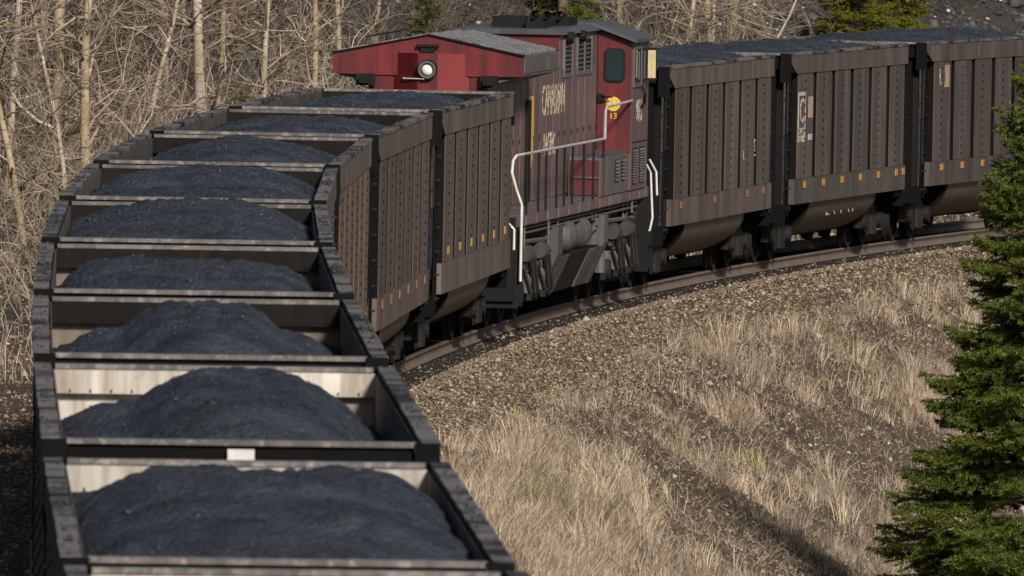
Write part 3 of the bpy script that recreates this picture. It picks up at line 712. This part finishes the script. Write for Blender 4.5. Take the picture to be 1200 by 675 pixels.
    MB().prism([(-1.05, 1.705), (-1.05, 3.1), (-.75, 3.35), (.75, 3.35), (1.05, 3.1), (1.05, 1.705)][::-1], 'x', 9.751, 10.7).build('nose', 'loco_red', R)
    # equipment boxes below the cab and along the walkway
    for side in (-1, 1):
        MB().box(2.4, 6.968, *sorted((side * .90, side * 1.40)), 1.705, 2.30).build('equipment_box', 'loco_grey', R)
        e_ = MB().box(2.37, 2.399, *sorted((side * .93, side * 1.38)), 1.73, 2.27).build('box_door', 'loco_maroon', R)
        MB().box(2.34, 2.37, *sorted((side * .95, side * 1.37)), 1.985, 2.015).build('ledge', 'skirt_grey', e_)
    for (x0, x1, za, zb, nn) in ((4.7, 5.3, 1.92, 2.2, 6), (5.7, 6.3, 1.92, 2.2, 6)):
        lv = MB().box(x0, x1, -1.409, -1.4005, za - .03, zb + .03).build('louver', 'loco_black', R)
        for z in np.linspace(za, zb, nn): MB().prism([(-1.41, z), (-1.43, z - .02), (-1.43, z - .012), (-1.41, z + .02)], 'x', x0 + .03, x1 - .03).build('slat', 'loco_grey', lv)
    for (x0, x1) in ((7.3, 8.1), (8.4, 9.3)):
        lv = MB().box(x0, x1, -1.429, -1.4205, 1.80, 2.36).build('louver', 'loco_black', R)
        for z in np.linspace(1.83, 2.32, 13): MB().prism([(-1.43, z), (-1.45, z - .02), (-1.45, z - .008), (-1.43, z + .016)], 'x', x0 + .03, x1 - .03).build('slat', 'loco_grey', lv)
    MB().box(2.4, 6.9, -1.36, -.90, 2.301, 2.33).build('box_top', 'roof_grey', R)
    # handrails
    for side in (-1, 1):
        y = side * 1.39
        hr = MB().tube([(-9.3, y, 2.60), (3.1, y, 2.59), (3.12, y, 3.02), (3.3, y, 3.08), (6.9, side * 1.44, 3.12)], .022, 8).build('handrail', 'rail_pale', R)
        for x in (-8.75, -7.0, -5.9, -4.3, -3.15, -1.9, -.15, 1.35, 2.9):
            MB().tube([(x, y, 1.69), (x, y, 2.585)], .018, 6).build('stanchion', 'dark_pipe' if side > 0 else 'loco_black', hr)
        MB().tube([(-9.0, y, 2.60), (-10.35, y, 2.60), (-10.5, side * 1.36, 2.53), (-10.55, side * 1.35, 2.35), (-10.52, side * 1.42, 2.1), (-10.5, side * 1.50, 1.88), (-10.5, side * 1.50, .75)], .021, 8).build('end_handrail', 'white_pipe', R)
        MB().tube([(-10.75, side * 1.30, 1.64), (-10.75, side * 1.42, 1.52), (-10.75, side * 1.42, 1.22)], .019, 8).build('end_handrail', 'white_pipe', R)
        MB().tube([(9.9, side * 1.40, 2.05), (10.0, side * 1.46, 1.92), (10.0, side * 1.50, 1.2), (10.0, side * 1.46, 1.0), (9.9, side * 1.42, 1.0)], .018, 8).build('end_handrail', 'white_pipe', R)
        MB().tube([(10.4, side * 1.40, 2.12), (10.5, side * 1.50, 1.92), (10.5, side * 1.52, 1.55)], .018, 8).build('end_handrail', 'white_pipe', R)
        for ex in (-1, 1):
            st = MB().box(*sorted((ex * 9.75, ex * 9.80)), *sorted((side * .95, side * 1.46)), .35, 1.519).box(*sorted((ex * 10.38, ex * 10.43)), *sorted((side * .95, side * 1.46)), .35, 1.519)
            for z in (.38, .75, 1.12): st.box(*sorted((ex * 9.80, ex * 10.38)), *sorted((side * 1.0, side * 1.46)), z, z + .04)
            st.build('steps', 'loco_black', R)
    for ex in (-1, 1):
        pl = MB().box(*sorted((ex * 10.431, ex * 10.50)), -1.40, 1.40, .45, 1.69).box(*sorted((ex * 10.5, ex * 11.15)), -.14, .14, .7, .95)
        pl.build('pilot', 'loco_black', R)
    # tank with reservoirs on the pocketed side
    full = [(-1.40, 1.40), (-1.40, .98), (-1.12, .34), (1.12, .34), (1.40, .98), (1.40, 1.40)]
    for (x0, x1) in ((-4.0, -3.3), (3.2, 3.8)): MB().prism(full, 'x', x0, x1).build('tank_bulkhead', 'skirt_grey', R)
    MB().prism([(-1.36, .92), (-1.10, .345), (1.10, .345), (1.36, .92)], 'x', -3.3, 3.2).box(-3.3, 3.2, -.80, .80, .92, 1.05).build('fuel_tank', 'loco_black', R)
    for (x0, x1) in ((-3.295, -1.9), (1.2, 3.195)):
        for sg in (-1, 1): MB().prism([(sg * 1.375, .925), (sg * 1.115, .342), (sg * 1.10, .349), (sg * 1.36, .93)], 'x', x0, x1).build('tank_skirt', 'skirt_grey', R)
    MB().box(-3.05, 2.95, -1.34, -.81, .921, .95).build('tank_top', 'loco_black', R)
    for x in (-1.45, .75):
        MB().lathe_x([(-.72, 0), (-.70, .12), (-.62, .22), (-.5, .265), (-.42, .27), (-.41, .28), (-.36, .28), (-.35, .27), (.0, .27), (.01, .28), (.06, .28), (.07, .27), (.5, .265), (.62, .2), (.68, 0)], (x, -1.14, 1.20), 24).build('air_reservoir', 'skirt_grey', R, True)
    pp = MB()
    rr_ = random.Random(5)
    for k_ in range(26):
        x = rr_.uniform(-9, 9); z = rr_.uniform(1.0, 1.5); y = -rr_.uniform(.9, 1.38)
        pp.tube([(x, y, 1.515), (x, y, z), (x + rr_.uniform(-.7, .7), y, z - .05)], rr_.choice([.015, .02, .03]), 6)
    for z in (1.40, 1.47): pp.tube([(-9.5, -1.30, z), (9.5, -1.30, z)], .02, 6)
    pp.build('piping', 'dark_pipe', R)
    # three-axle trucks
    for ex in (-1, 1):
        c = ex * 6.7
        tr = MB().box(c - 2.4, c + 2.4, -.35, .35, .55, .85).box(c - .3, c + .3, -1.0, 1.0, .6, .9).build('truck', 'truck_steel', R)
        for side in (-1, 1):
            p = [(c - 2.75, .50), (c - 2.75, .78), (c - 2.2, .95), (c - 1.0, .80), (c - .6, .92), (c + .6, .92), (c + 1.0, .80), (c + 2.2, .95), (c + 2.75, .78), (c + 2.75, .50), (c + .9, .46), (c + .5, .34), (c - .5, .34), (c - .9, .46)]
            MB().prism(p, 'y', *sorted((side * 1.02, side * 1.16))).build('side_frame', 'truck_steel', tr)
            for k_ in range(3):
                x = c + (k_ - 1) * 2.05
                wh = MB().lathe_y([(side * .68, 0), (side * .68, .555), (side * .715, .553), (side * .73, .53), (side * .83, .525), (side * .83, .46), (side * .79, .42), (side * .79, 0)], (x, 0, .53), 30)
                wh.build('wheel', 'truck_steel', tr, True)
                MB().box(x - .22, x + .22, *sorted((side * 1.165, side * 1.30)), .36, .66).lathe_y([(side * 1.28, .17), (side * 1.36, .15), (side * 1.36, 0)], (x, 0, .52), 14).build('axle_box', 'truck_steel', tr)
                for xx in (-.42, .42): MB().tube([(x + xx, side * 1.22, .48), (x + xx, side * 1.22, .80)], .10, 10).build('spring', 'dark_pipe', tr)
            for k_ in (-1, 1):
                x = c + k_ * 1.05
                MB().lathe_x([(-.30, 0), (-.30, .11), (-.26, .14), (.12, .14), (.16, .08), (.28, .08), (.28, 0)], (x, side * 1.30, 1.08), 16).build('brake_cylinder', 'truck_pale', tr, True)
                each(MB().tube([(x + .2, side * 1.33, 1.12), (x + .9, side * 1.33, .50)], .045, 6).tube([(x + .35, side * 1.38, 1.10), (x + 1.05, side * 1.38, .48)], .03, 6).tube([(x - .5, side * 1.30, .9), (x + .1, side * 1.36, .50)], .035, 6), 'brake_link', 'truck_pale', tr)
            MB().tube([(c - 2.6, side * 1.26, 1.28), (c + 2.6, side * 1.26, 1.22)], .035, 6).build('sand_pipe', 'dark_pipe', tr)
    return R
make_loco()

# ------------------------------------------------------------------ stones and dry grass on the embankment
def put_stuff(name, me, label, cat): return tag(obj(name, me), label, cat, kind='stuff')
n = 120000
s_ = NP.uniform(60, 262, n); r_ = NP.choice([-1, 1], n, p=[.22, .78]) * (np.abs(NP.normal(0, 1, n)) * 1.5 + .85)
m = np.abs(r_) < 5.5; s_, r_ = s_[m], r_[m]
put_stuff('ballast_gravel', stones_mesh('ballast_gravel', world(s_, r_, .01), NP.gamma(2.5, .006, len(s_)) + .007, 'ballast_stone'), 'brown and tan crushed stone ballast beside the rails', 'gravel')
n = 95000
s_ = NP.uniform(70, 260, n); r_ = NP.uniform(3.0, 12.5, n)
put_stuff('slope_gravel', stones_mesh('slope_gravel', world(s_, r_, .005), NP.gamma(1.6, .010, n) + .007, 'slope_stone'), 'dark loose stones scattered down the embankment slope', 'gravel')
n = 22000
s_ = NP.uniform(90, 285, n); r_ = -NP.uniform(2.4, 9.5, n)
put_stuff('verge_gravel', stones_mesh('verge_gravel', world(s_, r_, .005), NP.gamma(2.2, .012, n) + .010, 'ballast_stone'), 'brown gravel on the flat verge at the left of the train', 'gravel')
n = 42000
s_ = NP.uniform(200, 322, n); r_ = -NP.uniform(9.8, 20, n)
put_stuff('hillside_scree', stones_mesh('hillside_scree', world(s_, r_, .02), NP.gamma(1.8, .028, n) + .015, 'hill_stone'), 'dark grey scree covering the hillside behind the train', 'scree')
n = 480
s_ = NP.uniform(222, 322, n); r_ = -NP.uniform(10, 20, n)
put_stuff('pale_stones', stones_mesh('pale_stones', world(s_, r_, .05), NP.gamma(2.2, .02, n) + .015, 'pale_stone'), 'small pale stones dotted over the dark hillside', 'stones')

def blades(name, P, length, lean, width, mat, curl=.35, tone=None, rise=1.0):
    """three-joint grass blades: P base points, length per blade, lean (n,2) horizontal offset per metre"""
    n = len(P); az = NP.uniform(0, 3.14, n); wv = np.stack([np.cos(az), np.sin(az), np.zeros(n)], -1) * width[:, None]
    L_ = length[:, None]; ln = np.concatenate([lean, np.zeros((n, 1))], 1)
    up = np.array([0, 0, rise])
    p1 = P + up * L_ * .5 + ln * L_ * .22; p2 = P + up * L_ * .85 + ln * L_ * .62; p3 = P + up * L_ * (1 - curl * np.linalg.norm(lean, axis=1))[:, None] + ln * L_ * 1.1
    V = np.stack([P - wv, P + wv, p1 - wv * .8, p1 + wv * .8, p2 - wv * .5, p2 + wv * .5, p3 - wv * .12, p3 + wv * .12], 1).reshape(-1, 3)
    b = (np.arange(n) * 8)[:, None, None]; Fq = (np.array([(0, 1, 3, 2), (2, 3, 5, 4), (4, 5, 7, 6)])[None] + b).reshape(-1, 4)
    me = np_mesh(name, V, Fq, mat)
    tn = np.ones((n, 3)) if tone is None else tone
    at = me.attributes.new('tone', 'FLOAT_COLOR', 'POINT'); at.data.foreach_set('color', np.repeat(np.concatenate([tn, np.ones((n, 1))], 1), 8, 0).astype(np.float32).ravel())
    return me
def grass_cover(s, r):
    c = .55 * fbm(s * .10 + 3, r * .5, 31, 3) + .45 * fbm(s * .45, r * 1.3, 37, 2)
    low = np.clip((132 - s) / 22, 0, 1) * np.interp(r, [2.6, 3.3, 7], [0, .75, .6])
    right = np.exp(-((s - 172) / 12) ** 2 - ((r - 5.6) / 1.3) ** 2) * .7
    strip = np.interp(r, [2.4, 3.1, 4.2, 5.5, 12], [0, .30, .36, .16, .18])
    return np.clip((c - .5) * 3.2 + np.maximum(np.maximum(low * .85, right), strip), 0, 1)
n = 14000
ts = NP.uniform(72, 262, n); tr_ = NP.uniform(2.4, 12, n)
cv = grass_cover(ts, tr_); keep = NP.uniform(0, 1, n) < cv * 1.1; ts, tr_, cv = ts[keep], tr_[keep], cv[keep]
nb = (NP.gamma(2.2, 14, len(ts)).clip(8, 90) * (.5 + .6 * cv)).astype(int); nt_ = nb.sum()
oa = NP.uniform(0, 6.283, nt_); od = np.abs(NP.normal(0, 1, nt_)); sp = np.repeat(NP.uniform(.05, .17, len(ts)), nb)
S_r = np.repeat(ts, nb) + od * sp * np.sin(oa); R_r = np.repeat(tr_, nb) + od * sp * np.cos(oa)
tl = np.repeat(NP.gamma(3.0, .13, len(ts)).clip(.08, .62) * (.45 + .55 * cv), nb) * NP.uniform(.35, 1.15, nt_)
fan = np.stack([np.cos(oa), np.sin(oa)], -1) * NP.uniform(.1, .75, (nt_, 1)) * od[:, None].clip(.3, 1.6)
ld = np.repeat(NP.normal(.2, .32, (len(ts), 2)), nb, 0) + fan + NP.normal(0, .18, (nt_, 2))
hue = NP.uniform(0, 1, (len(ts), 1)); tn = NP.uniform(.55, 1.25, (len(ts), 1)) * (np.array([[1.0, .98, .95]]) * hue + np.array([[1.0, .93, .85]]) * (1 - hue))
gm = NP.uniform(0, 1, len(ts)) < .03; tn[gm] *= np.array([.72, .85, .55])
put_stuff('dry_grass', blades('dry_grass', world(S_r, R_r), tl, ld, NP.uniform(.003, .0068, len(tl)), 'dry_grass', tone=np.repeat(tn, nb, 0)), 'tan dry grass tufts over the embankment slope', 'grass')
n = 45000
s_ = NP.uniform(75, 262, n); r_ = NP.uniform(2.6, 12, n)
put_stuff('dead_stems', blades('dead_stems', world(s_, r_), NP.uniform(.05, .24, n), NP.normal(.3, 1.1, (n, 2)), NP.uniform(.003, .006, n), 'dead_stem', .4), 'short brown dead stems between the grass tufts', 'weeds')
n = 130000
s_ = NP.uniform(75, 262, n); r_ = NP.uniform(1.9, 11, n)
k_ = NP.uniform(0, 1, n) < np.interp(r_, [1.9, 2.6, 3.4], [.10, .4, .8]) * (.40 + .60 * grass_cover(s_, r_)); s_, r_ = s_[k_], r_[k_]; n = len(s_)
put_stuff('matted_grass', blades('matted_grass', world(s_, r_, .01), NP.uniform(.12, .34, n), NP.normal([.35, .1], 1.0, (n, 2)), NP.uniform(.0035, .007, n), 'dry_grass', .05, NP.uniform(.6, 1.1, (n, 1)) * np.array([[1.0, .93, .84]]), .32), 'flattened tan dead grass matted over the stones of the slope', 'grass')
n = 9000
s_ = NP.uniform(150, 300, n); r_ = -NP.uniform(5.5, 13, n)
put_stuff('verge_grass', blades('verge_grass', world(s_, r_), NP.uniform(.15, .6, n), NP.normal(0, .6, (n, 2)), NP.uniform(.003, .007, n), 'dry_grass', .4), 'thin dry grass at the foot of the wooded hillside', 'grass')

# ------------------------------------------------------------------ bare trees and brush
class Sticks:
    def __init__(self): self.V, self.F, self.n = [], [], 0
    def tube(self, pts, r0, r1, k_=3):
        pts = np.asarray(pts, float); m_ = len(pts); t = np.gradient(pts, axis=0); t /= np.linalg.norm(t, axis=1)[:, None] + 1e-9
        ref = np.array([0, 0, 1.]) if abs(t[0, 2]) < .9 else np.array([1., 0, 0])
        u = np.cross(t, ref); u /= np.linalg.norm(u, axis=1)[:, None] + 1e-9; w = np.cross(t, u)
        rr = np.linspace(r0, r1, m_)[:, None, None]; q_ = np.arange(k_) * 2 * np.pi / k_
        ring = pts[:, None] + rr * (np.cos(q_)[None, :, None] * u[:, None] + np.sin(q_)[None, :, None] * w[:, None])
        self.V.append(ring.reshape(-1, 3))
        i, j = np.meshgrid(np.arange(m_ - 1), np.arange(k_), indexing='ij'); a_ = i * k_ + j; b_ = i * k_ + (j + 1) % k_
        self.F.append(np.stack([a_, b_, b_ + k_, a_ + k_], -1).reshape(-1, 4) + self.n); self.n += m_ * k_
    def mesh(self, name, mat, smooth=True): return np_mesh(name, np.concatenate(self.V), np.concatenate(self.F), mat, smooth)
def wander(p, d, length, m_, jit, rise=0.):
    pts = [np.array(p, float)]; d = np.array(d, float)
    for _ in range(m_):
        d = d + NP.normal(0, jit, 3) + np.array([0, 0, rise]); d /= np.linalg.norm(d); pts.append(pts[-1] + d * length / m_)
    return np.array(pts), d
def rand_dir(up): 
    q_ = NP.uniform(0, 6.283); c = math.sqrt(max(0, 1 - up * up)); return np.array([c * math.cos(q_), c * math.sin(q_), up])
def bare_tree(base, h, r0, lean, bark_, twig_, nbr, label, first=.07):
    root = empty('bare_tree'); root.location = base
    pts, _ = wander((0, 0, -.3), (lean[0], lean[1], 1), h, 12, .05, .05)
    tk = Sticks(); tk.tube(pts, r0 * 1.08, r0 * .42, 9); obj('trunk', tk.mesh('trunk', bark_), root)
    st = Sticks()
    for _ in range(nbr):
        f = first + (1 - first) * NP.uniform(0, 1) ** 1.15; i = min(int(f * 12), 11); p = pts[i] + (pts[i + 1] - pts[i]) * (f * 12 - i)
        l1 = NP.uniform(.8, 2.6) * (1.15 - .6 * f); b1, d1 = wander(p, rand_dir(NP.uniform(.05, .75)), l1, 6, .18, .03)
        rb = r0 * NP.uniform(.16, .42) * (1.1 - .6 * f) + .006; st.tube(b1, rb, .005, 4)
        for _ in range(NP.integers(4, 8)):
            k_ = NP.integers(1, 6); d2 = d1 * .6 + rand_dir(NP.uniform(-.3, .8)); l2 = l1 * NP.uniform(.25, .6)
            b2, dd = wander(b1[k_], d2, l2, 4, .2, .02); st.tube(b2, max(rb * .5, .007), .004, 3)
            for _ in range(NP.integers(2, 5)):
                b3, _d = wander(b2[NP.integers(1, 5)], dd * .7 + rand_dir(NP.uniform(-.5, .8)), l2 * NP.uniform(.3, .7), 3, .2); st.tube(b3, .0055, .003, 3)
    obj('crown', st.mesh('crown', twig_), root)
    return tag(root, label, 'tree', 'bare trees behind the train')
TREES = [ # image column, distance outside the track, height, trunk radius, lean, bark, label
    (100, 10.5, 10, .088, (.02, 0), 'bark_tan', 'straight tan barked tree with dark scars at the far left'),
    (68, 11.2, 10, .115, (-.02, .02), 'bark_tan', 'thicker yellowish trunk left of the straight scarred tree'),
    (84, 10.0, 8, .045, (.05, 0), 'bark_pale', 'slender grey stem between the two yellowish trunks at the far left'),
    (240, 11.5, 10, .105, (-.01, 0), 'bark_pale', 'pale orange trunk standing above the second bend of the gondolas'),
    (248, 12.2, 9, .060, (.03, 0), 'bark_tan', 'thin tan stem close beside the pale orange trunk'),
    (306, 11.2, 9, .060, (.02, .0), 'bark_pale', 'pale straight stem left of the red radiator'),
    (366, 12.0, 9, .060, (.03, 0), 'bark_tan', 'slim tan stem just left of the red radiator'),
    (150, 11.8, 8, .050, (.28, 0), 'bark_pale', 'leaning pale stem crossing behind the dark gondola rims'),
    (195, 13.0, 9, .055, (-.1, 0), 'bark_brown', 'brown stem leaning left between pale trunks'),
    (28, 10.6, 9, .060, (-.12, 0), 'bark_tan', 'tan stem leaning out at the left picture edge'),
    (8, 12.0, 9, .070, (.04, 0), 'bark_pale', 'pale trunk at the very left picture edge'),
    (400, 13.5, 9, .050, (-.03, 0), 'bark_pale', 'pale stem directly behind the radiator wing tip'),
    (340, 14.5, 9, .055, (.06, 0), 'bark_brown', 'brown stem between two pale stems left of the radiator'),
    (275, 14.2, 9, .050, (-.06, 0), 'bark_brown', 'brown mossy stem right of the pale orange trunk'),
    (440, 14.5, 9, .045, (.05, 0), 'bark_tan', 'thin tan tree behind the radiator left of the green bush'),
    (560, 17.5, 9, .050, (-.04, 0), 'bark_brown', 'bare brown tree behind the locomotive roof'),
    (792, 13.5, 9, .055, (.12, 0), 'bark_pale', 'pale leaning stem behind the gondola ahead of the cab'),
    (826, 13.0, 9, .065, (0, 0), 'bark_tan', 'sunlit pair trunk above the gondola ahead of the cab'),
    (838, 13.6, 9, .045, (.0, 0), 'bark_pale', 'thin sunlit stem right beside the paired trunk'),
    (856, 14.2, 9, .075, (.03, 0), 'bark_tan', 'thick tan trunk above the gondola ahead of the cab'),
    (722, 14.5, 9, .060, (.0, 0), 'bark_brown', 'brown trunk above the locomotive cab roof'),
    (862, 12.5, 6, .030, (.35, 0), 'bark_pale', 'thin pale sapling leaning right above the dark coal'),
    (125, 14.0, 9, .050, (.0, 0), 'bark_brown', 'shaded brown stem behind the straight scarred tree'),
    (215, 15.0, 9, .060, (.03, 0), 'bark_brown', 'shaded brown trunk left of the pale orange trunk'),
    (50, 14.5, 9, .065, (.03, 0), 'bark_brown', 'shaded brown trunk deep in the wood at the far left'),
]
for (px, off, h, r0, lean, bk, lab) in TREES:
    ss_ = s_for(px, -off); P = world(ss_, -off)
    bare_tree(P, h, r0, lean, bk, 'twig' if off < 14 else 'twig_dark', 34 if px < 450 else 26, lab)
def brush(name, n, px_rng, off_rng, h_rng, mat, label, side=4):
    st = Sticks()
    for _ in range(n):
        px = NP.uniform(*px_rng); off = NP.uniform(*off_rng); ss_ = s_for(px, -off); p = world(ss_, -off)
        h = NP.uniform(*h_rng); b, d = wander(p, rand_dir(NP.uniform(.45, .97)), h, 6, .16, .03); r0 = NP.uniform(.006, .016)
        st.tube(b, r0, .004, 3)
        for _ in range(NP.integers(side - 1, side + 3)):
            b2, d2 = wander(b[NP.integers(1, 6)], d * .5 + rand_dir(NP.uniform(-.3, .8)), h * NP.uniform(.2, .5), 4, .22); st.tube(b2, r0 * .5, .003, 3)
            b3, _d = wander(b2[2], d2 * .5 + rand_dir(NP.uniform(-.4, .8)), h * NP.uniform(.1, .25), 3, .2); st.tube(b3, .0045, .003, 3)
    return put_stuff(name, st.mesh(name, mat), label, 'brush')
brush('bare_brush', 800, (-25, 470), (8.5, 13), (.8, 3.0), 'twig', 'tangled bare tan brush at the foot of the wooded slope')
brush('dark_brush', 1000, (-25, 560), (12, 21), (1.2, 3.6), 'twig_dark', 'dark tangled undergrowth deeper in the wood')
brush('hill_brush', 420, (690, 905), (11, 17), (.8, 2.6), 'twig', 'bare sunlit shrubs above the gondolas at the right')
brush('hill_brush_dark', 300, (560, 960), (13, 22), (.6, 2.4), 'twig_dark', 'dark leafless shrubs on the scree slope')

# ------------------------------------------------------------------ conifers
def conifer(name, base, h, half_w, mat, label, cat, seed, whorl=.26, per=6, step=.10, nd=60, nl=.055, nw=.0065, top_pow=.9, low=.06, trunk_r=.11):
    rg = np.random.default_rng(seed); root = empty(name); root.location = base
    tk = Sticks(); tk.tube(np.array([(0, 0, -.3), (.02, 0, h * .4), (0, .02, h * .8), (0, 0, h)]), trunk_r, .012, 8); obj('trunk', tk.mesh('trunk', 'bark_spruce'), root)
    br = Sticks(); NV = []
    z = h * low
    while z < h * .995:
        dep = 1 - z / h
        for k_ in range(per if dep > .08 else 4):
            az = rg.uniform(0, 6.283); ln = half_w * dep ** top_pow * rg.uniform(.72, 1.12) + .06
            rise = np.interp(dep, [0, .15, .5, 1], [.9, .35, .02, -.12]) + rg.normal(0, .07)
            d = np.array([math.cos(az), math.sin(az), 0]); m_ = 7
            tt = np.linspace(0, 1, m_)[:, None]
            pts = np.array([0, 0, z + rg.normal(0, .05)]) + d * ln * tt + np.array([0, 0, 1.]) * ln * (rise * tt - .18 * tt ** 1.5 * (dep > .2) + .16 * tt ** 4)
            br.tube(pts, .012 + .008 * dep * half_w, .004, 3)
            sd = np.array([-d[1], d[0], 0])
            def at(f): i = min(int(f * (m_ - 1)), m_ - 2); return pts[i] + (pts[i + 1] - pts[i]) * (f * (m_ - 1) - i)
            segs = [(at(.25), at(1.0) - at(.25))]
            x = .22 * ln
            while x < ln:
                f = x / ln; l2 = (ln * (1 - f) * .62 + .07) * rg.uniform(.7, 1.15); l2 = min(l2, .75)
                for sgn in (-1, 1):
                    dd = d * .75 + sd * sgn * rg.uniform(.55, .95) + np.array([0, 0, rg.normal(-.08, .18)]); dd /= np.linalg.norm(dd); segs.append((at(f), dd * l2))
                x += step * rg.uniform(.7, 1.3)
            P0 = np.array([a_ for a_, b_ in segs]); D0 = np.array([b_ for a_, b_ in segs]); LN = np.linalg.norm(D0, axis=1)
            cnt = np.maximum((LN * nd / .25).astype(int), 6); idx = np.repeat(np.arange(len(segs)), cnt); n_ = len(idx)
            p = P0[idx] + D0[idx] * rg.uniform(.03, 1.03, (n_, 1)); dv = D0[idx] / LN[idx][:, None] * .75 + rg.normal(0, .55, (n_, 3)); dv[:, 2] += .12; dv /= np.linalg.norm(dv, axis=1)[:, None]
            sw = np.cross(dv, rg.normal(0, 1, (n_, 3))); sw /= np.linalg.norm(sw, axis=1)[:, None] + 1e-6
            le = nl * rg.uniform(.7, 1.3, (n_, 1)); NV.append(np.stack([p - sw * nw, p + sw * nw, p + dv * le], 1))
        z += whorl * rg.uniform(.75, 1.25)
    obj('branches', br.mesh('branches', 'bark_spruce'), root)
    V = np.concatenate(NV).reshape(-1, 3); obj('crown', np_mesh('crown', V, np.arange(len(V)).reshape(-1, 3), mat, False, 3), root)
    return tag(root, label, cat)
def place(px, r): ss_ = s_for(px, r); return world(ss_, r)
SP = (7.15, 236.0)
j = np.argmin((TX - SP[0]) ** 2 + (TY - SP[1]) ** 2); rs = np.hypot(TX[j] - SP[0], TY[j] - SP[1])
spz = float(ground_z(S[j], rs))
conifer('spruce_tree', (SP[0], SP[1], spz), 4.75 - spz, 2.85, 'needle', 'dark green spruce standing on the embankment slope at the right edge', 'tree', 3, per=12, step=.075, whorl=.27, nl=.062, nw=.0072)
conifer('juniper_bush', place(1000, -13.2), 3.0, 1.1, 'needle_yellow', 'yellow green conifer bush on the dark slope above the gondolas', 'bush', 5, whorl=.14, per=7, step=.08, top_pow=.5, low=.02, trunk_r=.04)
conifer('juniper_bush', place(1050, -13.8), 2.9, .9, 'needle_yellow', 'smaller yellow green conifer bush beside the scree', 'bush', 6, whorl=.14, per=7, step=.08, top_pow=.5, low=.02, trunk_r=.04)
conifer('young_conifer', place(498, -10.3), 4.3, .85, 'needle_dull', 'dull green young conifer behind the radiator roof', 'tree', 7, whorl=.18, per=6, step=.09, top_pow=.6, low=.02, trunk_r=.05)
conifer('young_conifer', place(278, -10.6), 2.4, .5, 'needle_dull', 'small mossy green conifer among bare stems above the gondolas', 'tree', 8, whorl=.2, per=4, step=.12, top_pow=.6, low=.02, trunk_r=.04)
conifer('fir_tree', place(655, -15.0), 6.5, 1.1, 'needle', 'dark green fir whose low boughs hang over the locomotive roof', 'tree', 9, whorl=.22, per=6, low=.10, top_pow=.6)
